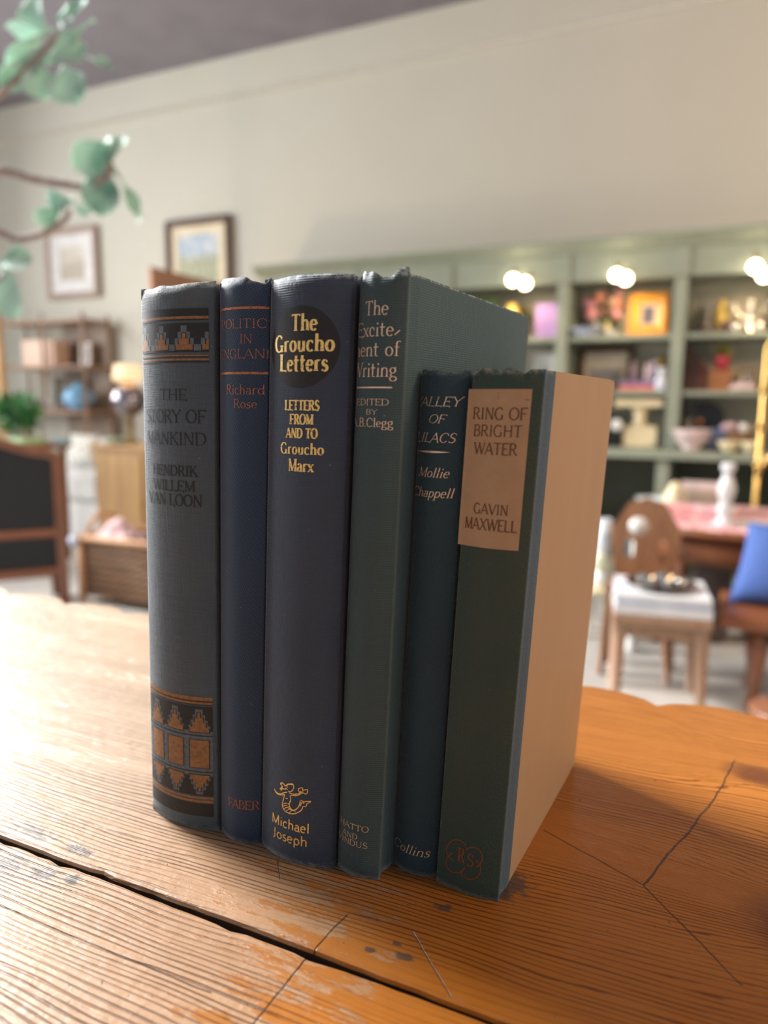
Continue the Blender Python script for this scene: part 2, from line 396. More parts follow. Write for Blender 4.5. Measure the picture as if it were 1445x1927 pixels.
# flags: s/e = foot serif at start/end, S/E = upright tick at start/end, t = hairline, m = swelling in the middle
XH = 0.64
G = {
 'A': (.78, [(_l(.02,0,.37,1), 'ts'), (_l(.37,1,.74,0), 'e'), (_l(.15,.34,.6,.34), 't')]),
 'B': (.66, [(_l(.12,0,.12,1), 'se'), (_l(.12,.98,.32,.98)+_arc(.34,.755,.2,.225,90,-90)+_l(.12,.53), ''), (_l(.12,.53,.36,.53)+_arc(.38,.275,.22,.255,90,-90)+_l(.12,.02), '')]),
 'C': (.74, [(_arc(.40,.5,.34,.49,42,318,22), 'S')]),
 'D': (.80, [(_l(.12,0,.12,1), 'se'), (_l(.12,.98,.30,.98)+_arc(.32,.5,.40,.48,90,-90,18)+_l(.12,.02), '')]),
 'E': (.64, [(_l(.12,0,.12,1), 'se'), (_l(.12,.97,.58,.97), 'tE'), (_l(.12,.52,.46,.52), 'tE'), (_l(.12,.03,.6,.03), 'tE')]),
 'F': (.60, [(_l(.12,0,.12,1), 'se'), (_l(.12,.97,.57,.97), 'tE'), (_l(.12,.52,.45,.52), 'tE')]),
 'G': (.80, [(_arc(.40,.5,.34,.49,45,300,20)+_l(.66,.08), 'S'), (_l(.66,.0,.66,.40), 'e')]),
 'H': (.80, [(_l(.13,0,.13,1), 'se'), (_l(.67,0,.67,1), 'se'), (_l(.13,.52,.67,.52), 't')]),
 'I': (.34, [(_l(.17,0,.17,1), 'se')]),
 'J': (.40, [(_l(.24,1,.24,.1)+_arc(.10,.1,.14,.2,0,-110,8), 's')]),
 'K': (.76, [(_l(.13,0,.13,1), 'se'), (_l(.62,1,.13,.42), 'ts'), (_l(.28,.58,.70,0), 'e')]),
 'L': (.62, [(_l(.12,0,.12,1), 'se'), (_l(.12,.03,.58,.03), 'tE')]),
 'M': (.92, [(_l(.12,0,.12,1), 'tse'), (_l(.12,1,.46,.05), ''), (_l(.46,.05,.80,1), 't'), (_l(.80,0,.80,1), 'se')]),
 'N': (.82, [(_l(.13,0,.13,1), 'ts'), (_l(.13,1,.69,0), ''), (_l(.69,0,.69,1), 'te')]),
 'O': (.82, [(_arc(.41,.5,.36,.49,0,360,28), '')]),
 'P': (.64, [(_l(.12,0,.12,1), 'se'), (_l(.12,.98,.32,.98)+_arc(.34,.72,.23,.26,90,-90)+_l(.12,.46), '')]),
 'R': (.72, [(_l(.12,0,.12,1), 'se'), (_l(.12,.98,.32,.98)+_arc(.34,.74,.21,.24,90,-90)+_l(.12,.5), ''), (_l(.34,.5,.66,0), 'e')]),
 'S': (.58, [(_arc(.29,.745,.20,.245,35,225,12)+_l(.29,.5)+_arc(.28,.245,.23,.245,45,-150,14), 'mSE')]),
 'T': (.70, [(_l(.35,0,.35,1), 's'), (_l(.04,.97,.66,.97), 'tSE')]),
 'U': (.78, [(_l(.13,1,.13,.32)+_arc(.38,.30,.25,.28,180,360,12), 's'), (_l(.63,.3,.63,1), 'te')]),
 'V': (.76, [(_l(.03,1,.38,0), 's'), (_l(.38,0,.73,1), 'te')]),
 'W': (1.1, [(_l(.03,1,.31,0), 's'), (_l(.31,0,.55,.9), 't'), (_l(.52,1,.80,0), 's'), (_l(.80,0,1.07,1), 'te')]),
 'X': (.76, [(_l(.06,1,.70,0), 'se'), (_l(.68,1,.06,0), 'tse')]),
 'Y': (.74, [(_l(.04,1,.37,.48), 's'), (_l(.70,1,.37,.48), 'ts'), (_l(.37,.5,.37,0), 'e')]),
 'a': (.50, [(_arc(.24,.46,.15,.17,165,0,8)+_l(.39,.10)+_arc(.47,.10,.08,.09,180,300,4), ''), (_l(.39,.36)+_arc(.22,.18,.16,.17,80,300,12)+_l(.39,.14), '')]),
 'c': (.48, [(_arc(.26,.315,.21,.31,48,315,16), 'S')]),
 'd': (.56, [(_arc(.25,.31,.20,.305,0,360,18), ''), (_l(.45,1.03,.45,0), 'e')]),
 'e': (.50, [(_l(.06,.345,.44,.345), 't'), (_arc(.25,.315,.20,.315,8,318,18), '')]),
 'f': (.34, [(_l(.14,0,.14,.80)+_arc(.28,.84,.14,.18,180,50,8), 's'), (_l(.02,.62,.30,.62), 't')]),
 'g': (.52, [(_arc(.23,.44,.17,.19,0,360,16), ''), (_arc(.40,.56,.10,.08,150,60,4), 't'), (_arc(.23,.13,.13,.10,130,250,6)+_arc(.26,-.14,.21,.16,70,-250,16), '')]),
 'h': (.60, [(_l(.12,0,.12,1.03), 's'), (_l(.12,.42)+_arc(.31,.42,.17,.21,160,0,10)+_l(.48,0), 'e')]),
 'i': (.28, [(_l(.14,0,.14,.62), 's'), (_l(.14,.82,.14,.94), '')]),
 'l': (.28, [(_l(.14,0,.14,1.03), 's')]),
 'm': (.90, [(_l(.12,0,.12,.62), 's'), (_l(.12,.42)+_arc(.29,.42,.16,.21,160,0,10)+_l(.45,0), 'e'), (_l(.45,.42)+_arc(.62,.42,.16,.21,160,0,10)+_l(.78,0), 'e')]),
 'n': (.60, [(_l(.12,0,.12,.62), 's'), (_l(.12,.42)+_arc(.31,.42,.17,.21,160,0,10)+_l(.48,0), 'e')]),
 'o': (.54, [(_arc(.27,.315,.21,.31,0,360,20), '')]),
 'p': (.57, [(_l(.12,-.32,.12,.62), 's'), (_arc(.31,.31,.20,.305,180,-180,18), '')]),
 'r': (.42, [(_l(.12,0,.12,.62), 's'), (_l(.12,.40)+_arc(.30,.42,.17,.20,165,55,8), '')]),
 's': (.42, [(_arc(.22,.475,.14,.155,40,225,10)+_l(.21,.325)+_arc(.20,.155,.16,.155,50,-150,12), 'mSE')]),
 't': (.42, [(_l(.17,.90,.17,.12)+_arc(.27,.12,.10,.12,180,310,6), ''), (_l(.0,.62,.38,.62), 'tH')]),
 'u': (.60, [(_l(.12,.62,.12,.20)+_arc(.27,.20,.15,.20,180,340,8)+_l(.46,.2), ''), (_l(.46,0,.46,.62), '')]),
 'x': (.54, [(_l(.06,.62,.46,0), 'se'), (_l(.46,.62,.06,0), 'tse')]),
 '.': (.26, [(_l(.13,0,.13,.10), '')]),
 '-': (.36, [(_l(.02,.08,.32,.40), '')]),
 ' ': (.34, []),
}
STY = {
 'roman': dict(thick=.115, thin=.045, ser=.075), 'light': dict(thick=.095, thin=.04, ser=.075),
 'bold': dict(thick=.15, thin=.06, ser=.08), 'fat': dict(thick=.195, thin=.065, ser=.045, tr=.085),
 'slab': dict(thick=.22, thin=.09, ser=.05, tr=.07), 'sans': dict(thick=.135, thin=.125, ser=0),
 'flare': dict(thick=.145, thin=.095, ser=0.02), 'ital': dict(thick=.105, thin=.045, ser=.06, slant=.22),
}
def stroke(pts, wf, flags, ser, hair):
    """a polyline as quads: wf(dx, dy, t) gives the pen width for a direction"""
    P = np.array(pts, float); keep = [0] + [i for i in range(1, len(P)) if np.hypot(*(P[i]-P[i-1])) > 1e-7]; P = P[keep]
    if len(P) == 2: P = np.array([P[0]+(P[1]-P[0])*k/4 for k in range(5)])
    n = len(P); closed = np.hypot(*(P[0]-P[-1])) < 1e-6; L = []; R = []
    for i in range(n):
        a = P[i-1] if i > 0 else (P[-2] if closed else P[0]); b = P[i+1] if i < n-1 else (P[1] if closed else P[-1])
        d = b-a; d = d/np.hypot(*d); w = wf(d[0], d[1], i/(n-1))/2; nn = np.array([-d[1], d[0]])
        L.append(P[i]+nn*w); R.append(P[i]-nn*w)
    Q = [[L[i], R[i], R[i+1], L[i+1]] for i in range(n-1)]
    def bar(p, w, h): Q.append([p+(-w, -h), p+(w, -h), p+(w, h), p+(-w, h)])
    if ser > 0:
        for f, k, o in (('s', 0, 1), ('e', n-1, n-2)):
            if f in flags:
                d = P[k]-P[o]; sg = 1 if d[1] > 0 else -1; w = np.hypot(*(L[k]-R[k]))/2
                for q in range(2): bar(P[k]+np.array([(q-0.5)*(w+ser), -sg*hair*0.5]), (w+ser)/2, hair*0.5)
        for f, k in (('S', 0), ('E', n-1)):
            if f in flags: bar(P[k]+np.array([0, (-1 if P[k][1] > 0.3*HREF[0] else 1)*ser*0.7]), hair*0.7, ser*1.25)
    return Q
HREF = [1.0]
def text_quads(s, u0, u1, h0, cap, style):
    st = STY[style]; HREF[0] = cap
    tr = st.get('tr', .04); tot = sum(G[c][0]+tr for c in s) - tr; sx = (u1-u0)/tot; x = u0; Q = []
    for c in s:
        w, strokes = G[c]
        for pts, fl in strokes:
            pp = [(x+(px+st.get('slant', 0)*py)*sx, h0+py*cap) for px, py in pts]
            tk, tn = st['thick']*cap, st['thin']*cap
            if c in '.': tk = tn = .14*cap
            if 't' in fl: wf = lambda dx, dy, t, k_=(0.35 if 'H' in fl else 0.15): tn + (tk-tn)*k_
            elif 'm' in fl: wf = lambda dx, dy, t: tn + (tk-tn)*math.sin(PI*t)**1.5
            else: wf = lambda dx, dy, t: tn + (tk-tn)*abs(dy)**1.4
            Q += stroke(pp, wf, fl, st['ser']*cap*min(1, sx/cap*1.3), tn)
        x += (w+tr)*sx
    return Q

# ------------------------------------------------------------------ the six books
def cloth(name, base, light, kind, fade=None, wear=(0.42, 0.44, 0.45), h=0.22, dark=None, ew=0.0019):
    t = NT(name); v = t.coord('Object'); o = t.xyz(v)
    big = t.noise(v, 28, 4, 0.6); fine = t.noise(v, 1400, 2)
    if kind == 'rib':
        s = t.math('SINE', t.add(t.mul(o[2], 2*PI/0.00082), t.mul(t.noise(t.scl(v, (350, 350, 900)), 1.0, 2), 3.0)))
        k = t.mul(t.add(t.mul(s, 0.5), 0.5), t.smooth(t.noise(t.scl(v, (900, 900, 300)), 1.0, 2), 0.25, 0.6))
    elif kind == 'dot':
        a = t.math('SINE', t.mul(t.add(o[0], t.mul(o[2], 0.5)), 2*PI/0.00095)); b = t.math('SINE', t.mul(t.sub(o[2], t.mul(o[0], 0.5)), 2*PI/0.00095))
        k = t.smooth(t.mul(t.add(a, b), t.add(0.6, t.mul(big, 0.8))), 1.05, 1.6)
    elif kind == 'linen':
        a = t.noise(t.scl(v, (2600, 2600, 120)), 1.0, 2); b = t.noise(t.scl(v, (120, 120, 2600)), 1.0, 2)
        k = t.smooth(t.add(t.mul(a, 0.5), t.mul(b, 0.5)), 0.42, 0.62)
    else:
        k = t.smooth(fine, 0.35, 0.7)
    col = t.mix(t.mul(k, {'dot': 0.75, 'rib': 0.42, 'linen': 0.32}.get(kind, 0.3)), base, light)
    col = t.mix(t.mul(t.smooth(big, 0.40, 0.75), 0.45), col, dark or tuple(c*0.6 for c in base))
    if fade: col = t.mix(t.mul(t.smooth(t.noise(t.scl(v, (20, 20, 9)), 1.0, 4, 0.6), 0.45, 0.68), 0.6), col, fade)
    edge = t.math('MAXIMUM', t.smooth(o[2], h-ew, h-0.0003), t.mul(t.smooth(o[2], 0.003, 0.0002), 0.5))
    edge = t.mul(edge, t.smooth(t.noise(v, 330, 4, 0.7), 0.40, 0.62))
    col = t.mix(t.mul(edge, 0.85), col, wear)
    fl = t.smooth(t.noise(v, 620, 2), 0.755, 0.79)
    col = t.mix(t.mul(fl, 0.35), col, wear)
    t.set(col, 0.72); t.b.inputs['Sheen Weight'].default_value = 0.25; t.b.inputs['Sheen Roughness'].default_value = 0.4
    t.bump(t.add(k, t.mul(fine, 0.4)), 0.00012)
    return t.m
def foil(name, col, under, rough=0.38, metal=0.75, hold=0.46):
    t = NT(name); v = t.coord('Object'); n = t.noise(t.scl(v, (900, 900, 1700)), 1.0, 3, 0.6)
    k = t.smooth(n, hold-0.10, hold+0.02)
    t.set(t.mix(k, under, col), rough); t.put(t.b.inputs['Metallic'], t.mul(k, metal)); t.bump(n, 0.00008); return t.m
def ink(name, col): return mk(name, col, 0.6, var=0.25, sc=700)
m_page = NT('page block'); v = m_page.coord('Object'); f = m_page.noise(m_page.scl(v, (2500, 8, 8)), 1.0, 2)
m_page.set(m_page.mix(f, (0.42, 0.33, 0.20), (0.66, 0.56, 0.40)), 0.8); m_page = m_page.m
m_inkb = ink('black blocking', (0.010, 0.010, 0.012))
m_ochre = ink('ochre blocking', (0.27, 0.125, 0.045))
m_gold = foil('bright gilt', (0.95, 0.66, 0.24), (0.10, 0.07, 0.03), 0.42, 0.55, 0.42)
m_pink = foil('pale gilt', (0.85, 0.62, 0.46), (0.12, 0.10, 0.09), 0.45, 0.45, 0.40)
m_copp = foil('copper foil', (0.50, 0.17, 0.07), (0.05, 0.05, 0.08), 0.5, 0.45, 0.45)

class Book:
    """t runs from the spine to the fore-edge, u across the spine, h up; the block leans by sh"""
    def __init__(s, name, label, x, y, deg, wb, wt, d, h, sh, bulge, mcloth, board_mat=None, top=(), joint=0.008, cloth_t=0.0, group='row of old cloth-bound books'):
        s.x, s.y, s.a, s.wb, s.wt, s.d, s.h, s.sh, s.b = x, y, math.radians(deg), wb, wt, d, h, sh, bulge
        s.top = top; s.root = thing(name, label, 'book', (x, y, TZ), s.a, group)
        s.mc = mcloth; s.bm = board_mat or mcloth; s.joint = joint; s.ct = cloth_t; s.Q = {}
    def w(s, h): return s.wb + (s.wt-s.wb)*h/s.h
    def arc(s, u, h):                                # how far the spine bulges towards the reader at u
        q = min(1, max(0, u/s.w(h))); return s.b*(1-abs(2*q-1)**2.05)
    def pos(s, u, t, h): return (u + s.sh*h, t, h)
    def topz(s, q):
        if not s.top: return 0
        for (a, za), (b, zb) in zip(s.top, s.top[1:]):
            if a <= q <= b: k = (q-a)/(b-a); k = k*k*(3-2*k); return za + (zb-za)*k
        return 0
    def uh(s, px, py):                               # pixel -> place on the spine
        dw = ray(px, py); c, q = math.cos(-s.a), math.sin(-s.a)
        o = CAM - np.array([s.x, s.y, TZ])
        o = np.array([o[0]*c-o[1]*q, o[0]*q+o[1]*c, o[2]]); d = np.array([dw[0]*c-dw[1]*q, dw[0]*q+dw[1]*c, dw[2]])
        t = -s.b*0.7; u = h = 0
        for _ in range(8):
            p = o + d*((t-o[1])/d[1]); h = p[2]; u = p[0]-s.sh*h; t = -s.arc(u, h)
        return u, h
    def put(s, quads, mat, lift=0.00012):
        s.Q.setdefault(lift, []).append((quads, mat))
    def text(s, txt, x0, x1, yb, cap, style, mat, lift=0.00016):
        u0, _ = s.uh(x0, yb); u1, _ = s.uh(x1, yb); xm = (x0+x1)/2
        _, h0 = s.uh(xm, yb); _, h1 = s.uh(xm, yb-cap)
        s.put(text_quads(txt, u0, u1, h0, h1-h0, style), mat, lift)
    def rule(s, x0, x1, y, th, mat, lift=0.00016, taper=False):
        u0, h = s.uh(x0, y); u1, _ = s.uh(x1, y); _, ha = s.uh((x0+x1)/2, y-th/2); _, hb = s.uh((x0+x1)/2, y+th/2)
        s.rect(u0, u1, hb, ha, mat, lift, taper)
    def rect(s, u0, u1, h0, h1, mat, lift=0.00012, taper=False):
        n = max(1, int((u1-u0)/0.0012)); Q = []
        for i in range(n):
            a, b = u0+(u1-u0)*i/n, u0+(u1-u0)*(i+1)/n; hm = (h0+h1)/2
            ka = 1-abs(2*i/n-1)**2 if taper else 1; kb = 1-abs(2*(i+1)/n-1)**2 if taper else 1
            Q.append([(a, hm-(hm-h0)*ka), (b, hm-(hm-h0)*kb), (b, hm+(h1-hm)*kb), (a, hm+(h1-hm)*ka)])
        s.put(Q, mat, lift)
    def lift_pt(s, u, h, l):
        e = 1e-5; du = (s.arc(u+e, h)-s.arc(u-e, h))/(2*e) if 0.0003 < u < s.w(h)-0.0003 else 0
        n = Vector((-du, -1)).normalized() if abs(du) < 5 else Vector((0, -1))
        return s.pos(u + n.x*l, -s.arc(u, h) + n.y*l, h)
    def finish(s):
        mb = MB(); mats = [s.mc]; nu, nh = 40, 60; th = 0.0016
        O = []; I = []
        for j in range(nh+1):
            for i in range(nu+1):
                q = i/nu; hh = s.h*j/nh; w = s.w(hh); u = q*w
                k = max(0, (j-(nh-3))/3); z = hh + s.topz(q)*k
                roll = 0.0012*max(0, (hh-(s.h-0.004))/0.004)**2 + 0.0008*max(0, (0.003-hh)/0.003)**2     # head and tail turned in
                a = s.arc(u, hh); O.append(s.pos(u, -a+roll*(0.4+a/s.b*0.6), z)); I.append(s.pos(th+u*(w-2*th)/w, -a+th+roll*0.3, z-0.0006*(j == nh)))
        n1 = nu+1; F = []
        for j in range(nh):
            for i in range(nu): a = j*n1+i; F.append((a, a+1, a+n1+1, a+n1))
        m = len(O)
        F += [tuple(m+k for k in f[::-1]) for f in F]
        for i in range(nu): F.append((i, m+i, m+i+1, i+1)); a = nh*n1+i; F.append((a, a+1, m+a+1, m+a))
        for j in range(nh):
            a = j*n1; F.append((a, a+n1, m+a+n1, m+a)); a = j*n1+nu; F.append((a, m+a, m+a+n1, a+n1))
        mb.add(O+I, F, 0, True)
        for lift in sorted(s.Q):
            for quads, mat in s.Q[lift]:
                if mat not in mats: mats.append(mat)
                V = []; F = []
                for q in quads:
                    if max(p[0] for p in q) < 0.0004: continue
                    wq = s.w(q[0][1])
                    F.append(tuple(range(len(V), len(V)+len(q))))
                    V += [s.lift_pt(min(max(p[0], 0.0004), wq-0.0002), p[1], lift) for p in q]
                mb.add(V, F, mats.index(mat), True)
        sp = mb.build('spine', mats, s.root, local=True)
        # boards: joint groove next to the spine, then the flat board; corners slightly rounded
        bt = 0.0026; j = s.joint
        for side in (0, 1):
            bm_ = MB(); prof = [(0.0, 0.0), (0.0012, 0.0), (0.0024, 0.0007), (j*0.62, 0.0011), (j, 0.0002), (j+0.0015, 0.0)]
            if s.ct: prof = [(0.0, 0.0), (0.0010, 0.0), (0.0026, 0.0005), (j*0.7, 0.0006), (j, 0.0001), (s.ct-0.0001, 0.0), (s.ct, -0.0)]
            ts = prof + [(j+0.002+(s.d-j-0.005)*k/10, 0.0) for k in range(1, 11)] if not s.ct else prof + [(s.ct+(s.d-s.ct-0.003)*k/10, 0.00012) for k in range(0, 11)]
            ts += [(s.d-0.0012, ts[-1][1]), (s.d-0.0003, ts[-1][1]+0.0003), (s.d, ts[-1][1]+0.0012)]
            nt = len(ts); nh2 = 14; V = []; MI = []
            for jj in range(nh2+1):
                for (t, dent) in ts:
                    cr = 0.005; z = s.h*jj/nh2; e = max(0, t-(s.d-cr))/cr; dz = cr*0.9*(1-math.sqrt(max(0, 1-e*e)))
                    z = min(max(z, dz), s.h-dz)
                    w = s.w(s.h*jj/nh2); u = dent if side == 0 else w-dent
                    V.append(s.pos(u, t, z))
            for jj in range(nh2+1):
                for (t, dent) in ts:
                    cr = 0.005; z = s.h*jj/nh2; e = max(0, t-(s.d-cr))/cr; dz = cr*0.9*(1-math.sqrt(max(0, 1-e*e)))
                    z = min(max(z, dz), s.h-dz); w = s.w(s.h*jj/nh2); u = bt if side == 0 else w-bt
                    V.append(s.pos(u, t, z))
            m = nt*(nh2+1); F = []; mi = []
            for jj in range(nh2):
                for i in range(nt-1):
                    a = jj*nt+i; f = (a, a+1, a+nt+1, a+nt); F.append(f if side else f[::-1]); mi.append(0 if (s.ct and ts[i+1][0] <= s.ct+1e-6) else 1)
                    g = tuple(m+k for k in f); F.append(g[::-1] if side else g); mi.append(1)
            def q4(a, b):
                f = (a, m+a, m+b, b); F.append(f if side else f[::-1]); mi.append(0 if s.ct and max(ts[a % nt][0], ts[b % nt][0]) <= s.ct+1e-6 else 1)
            for i in range(nt-1): q4(i, i+1); a = nh2*nt+i; q4(a+1, a)
            for jj in range(nh2): q4((jj+1)*nt, jj*nt); a = jj*nt+nt-1; q4(a, a+nt)
            bm_.add(V, F, 0, False); bm_.MI = mi
            bo = bm_.build('board', [s.mc, s.bm], s.root, local=True)
            for p in bo.data.polygons: p.use_smooth = True
            es = bo.modifiers.new('split', 'EDGE_SPLIT'); es.split_angle = math.radians(35)
            if s.ct: bo['label'] = 'board with blue cloth strip beside tan paper'
        # page block with rounded back
        V = []; n = 14; z0, z1 = 0.0028, s.h-0.0032
        for z in (z0, z1):
            w = s.w(z); ring = [(0.0028 + (w-0.0056)*k/n, -s.arc(0.0028+(w-0.0056)*k/n, z)+0.0024) for k in range(n+1)]
            ring += [(w-0.0028 - (w-0.0056)*k/n, s.d-0.004 - 0.4*s.arc(0.0028+(w-0.0056)*k/n, z)) for k in range(n+1)]
            V += [s.pos(u, t, z) for u, t in ring]
        m = len(ring); F = [tuple(range(m))[::-1], tuple(range(m, 2*m))] + [(i, (i+1) % m, m+(i+1) % m, m+i) for i in range(m)]
        MB().add(V, F).build('page_block', m_page, s.root, local=True)

# 1 - The Story of Mankind
c1 = cloth('grey blue linen', (0.062, 0.091, 0.124), (0.104, 0.138, 0.174), 'linen', (0.078, 0.080, 0.080), h=0.2204)
b = Book('book', 'thick grey-blue cloth book with black and ochre stepped bands, leftmost in the row', -0.2172, 0.2283, -1.6, 0.0364, 0.0368, 0.145, 0.2204, 0.023, 0.0046, c1,
         top=((0, -0.0012), (0.1, -0.0004), (0.22, -0.0005), (0.36, 0.0002), (0.5, -0.0002), (0.75, 0.0005), (1, 0.0010)))
b.text('THE', 302, 352, 753, 21, 'roman', m_inkb); b.text('STORY OF', 277, 388, 796, 25, 'roman', m_inkb); b.text('MANKIND', 278, 389, 837.5, 24, 'roman', m_inkb)
b.text('HENDRIK', 289, 372, 895.5, 20, 'bold', m_inkb); b.text('WILLEM', 290, 367, 923.5, 19.5, 'bold', m_inkb); b.text('VAN LOON', 282, 381, 951.5, 21.5, 'bold', m_inkb)
def step_motif(bk, uc, h0, hw, lev, step, mat, lift, flip=False, lo=None, hi=None):
    """stepped pyramid: lev steps, each narrower by step; drawn as bars on the spine"""
    H = abs(hw[1])
    for k in range(lev):
        wd = hw[0] - step*k
        if wd <= 0: break
        a, c = h0 + (H/lev)*k, h0 + (H/lev)*(k+1) + 0.00002
        if flip: a, c = h0 - (H/lev)*(k+1) - 0.00002, h0 - (H/lev)*k
        u0, u1 = max(uc-wd, lo), min(uc+wd, hi)
        if u1 > u0: bk.rect(u0, u1, a, c, mat, lift)
m_c1p = ink('grey cloth showing through', (0.098, 0.124, 0.154))
ua, ub = 0.0006, b.uh(393, 640)[0]
H1 = lambda y, x=330: b.uh(x, y)[1]
b.rect(ua, ub, H1(596), H1(581), m_inkb, 0.0001); b.rect(ua, ub, H1(603.5), H1(596.5), m_inkb, 0.0001); b.rect(ua, ub, H1(600.5), H1(595.5), m_ochre, 0.00014)
b.rect(ua, ub, H1(663), H1(608), m_inkb, 0.0001)
pu = (b.uh(346, 640)[0]-b.uh(304, 640)[0])
for k in range(-1, 3):
    uc = b.uh(304, 640)[0] + pu*k; hb = H1(660); top = H1(613)-hb
    step_motif(b, uc, hb, (pu*0.5, top), 4, pu*0.128, m_c1p, 0.00013, False, ua, ub)
    step_motif(b, uc, hb, (pu*0.375, top*0.72), 3, pu*0.135, m_inkb, 0.00016, False, ua, ub)
    step_motif(b, uc, hb+0.0003, (pu*0.335, top*0.655), 3, pu*0.135, m_ochre, 0.00019, False, ua, ub)
for y0, y1, mt in ((668, 670.5, m_ochre), (670.5, 673, m_inkb), (675, 678.5, m_ochre), (678.5, 682.5, m_inkb)): b.rect(ua, ub, H1(y1), H1(y0), mt, 0.0001)
H2 = lambda y: b.uh(345, y)[1]
ub2 = b.uh(401, 1420)[0]
for y0, y1, mt in ((1308, 1315, m_ochre), (1315, 1317.5, m_inkb), (1317.5, 1321.5, m_ochre), (1321.5, 1323.5, m_inkb)): b.rect(ua, ub2, H2(y1), H2(y0), mt, 0.0001)
b.rect(ua, ub2, H2(1492), H2(1326), m_inkb, 0.0001)
c0 = b.uh(331, 1420)[0]; pu = b.uh(375, 1420)[0]-c0
hm0, hm1 = H2(1446), H2(1382)                           # the grey middle band and its ochre cells
b.rect(ua, ub2, hm0-0.0004, hm1+0.0004, m_c1p, 0.00012)
for k in range(-1, 2):
    uc = c0+pu*k
    ht = H2(1336)-hm1
    step_motif(b, uc, hm1, (pu*0.5, ht+0.0012), 5, pu*0.090, m_c1p, 0.00013, False, ua, ub2)
    step_motif(b, uc, hm1+0.0016, (pu*0.40, ht*0.84), 4, pu*0.105, m_inkb, 0.00016, False, ua, ub2)
    step_motif(b, uc, hm1+0.0020, (pu*0.36, ht*0.77), 4, pu*0.105, m_ochre, 0.00019, False, ua, ub2)
    hl = hm0-H2(1486)
    step_motif(b, uc, hm0, (pu*0.5, hl+0.0008), 5, pu*0.090, m_c1p, 0.00013, True, ua, ub2)
    step_motif(b, uc, hm0-0.0014, (pu*0.40, hl*0.82), 4, pu*0.105, m_inkb, 0.00016, True, ua, ub2)
    step_motif(b, uc, hm0-0.0018, (pu*0.36, hl*0.75), 4, pu*0.105, m_ochre, 0.00019, True, ua, ub2)
    for lo_, mt, lf in ((0.395, m_inkb, 0.00016), (0.355, m_ochre, 0.00019)):
        q = 0.0 if mt is m_inkb else 0.0003
        b.rect(max(ua, uc-pu*lo_), min(ub2, uc+pu*lo_), hm0+0.0012+q, hm1-0.0012-q, mt, lf)
for hh in (hm1+0.0004, hm0-0.0004): b.rect(ua, ub2, hh-0.0002, hh+0.0002, m_inkb, 0.0002)
for y0, y1, mt in ((1494, 1498, m_ochre), (1500, 1505, m_ochre), (1506, 1530, m_inkb)): b.rect(ua, ub2, H2(y1), H2(y0), mt, 0.0001)
b.finish()

# 2 - Politics in England
c2 = cloth('blue buckram', (0.013, 0.034, 0.080), (0.075, 0.145, 0.240), 'dot', None, (0.30, 0.34, 0.40), h=0.2205)
b = Book('book', 'dark blue book with copper lettering, squeezed in behind the black-oval book', -0.1803, 0.2283, -1.9, 0.0203, 0.0229, 0.14, 0.2205, 0.0285, 0.0042, c2,
         top=((0, 0.0004), (0.12, 0.0012), (0.6, 0.0010), (0.75, -0.0006), (0.9, -0.0014), (1, 0.0006)))
b.rule(416, 512, 579, 4.5, m_copp); b.rule(416, 512, 702, 4.5, m_copp)
b.text('POLITICS', 418, 517, 617, 17.5, 'light', m_copp); b.text('IN', 451, 475, 646, 17, 'light', m_copp); b.text('ENGLAND', 416, 518, 674, 17.5, 'light', m_copp)
b.text('Richard', 427, 499, 742, 18.5, 'light', m_copp); b.text('Rose', 440, 484, 768, 17, 'light', m_copp); b.text('FABER', 430.5, 489, 1523, 16.5, 'light', m_copp)
b.finish()

# 3 - The Groucho Letters
c3 = cloth('slate blue ribbed cloth', (0.027, 0.045, 0.082), (0.058, 0.090, 0.148), 'rib', (0.038, 0.048, 0.066), (0.36, 0.42, 0.48), h=0.2199)
b = Book('book', 'tall slate-blue book with a black oval and gold title on its spine', -0.1592, 0.2270, -1.9, 0.0336, 0.0336, 0.142, 0.2199, 0.039, 0.0046, c3,
         top=((0, 0.0), (0.5, 0.0006), (0.9, 0.0004), (1, -0.0004)))
hc = b.uh(575, 653)[1]; u_l, u_r = b.uh(512, 653)[0], b.uh(640, 653)[0]; uc, ru = (u_l+u_r)/2, (u_r-u_l)/2; rh = (b.uh(575, 575)[1]-b.uh(575, 731)[1])/2
Q = []; R_ = 12
for i in range(R_):
    for k in range(60):
        def pp(r, a): return (uc+ru*r*math.cos(a), hc+rh*r*math.sin(a))
        a0, a1 = 2*PI*k/60, 2*PI*(k+1)/60; Q.append([pp(i/R_, a0), pp((i+1)/R_, a0), pp((i+1)/R_, a1), pp(i/R_, a1)])
b.put(Q, m_inkb, 0.00009)
for a in (('The', 549, 597, 622, 31.5), ('Groucho', 519, 629, 661, 32), ('Letters', 528, 617, 698, 32.5)): b.text(*a, 'fat', m_gold, 0.00017)
for a in (('LETTERS', 537, 601, 772, 19), ('FROM', 546, 589, 798.5, 19), ('AND TO', 539, 597, 824.5, 18.5)): b.text(*a, 'slab', m_gold)
for a in (('Groucho', 529, 609, 855, 21), ('Marx', 543, 590, 887.5, 23.5)): b.text(*a, 'fat', m_gold)
b.text('Michael', 512, 583, 1561, 18, 'sans', m_gold); b.text('Joseph', 513.5, 579, 1586, 18, 'sans', m_gold)
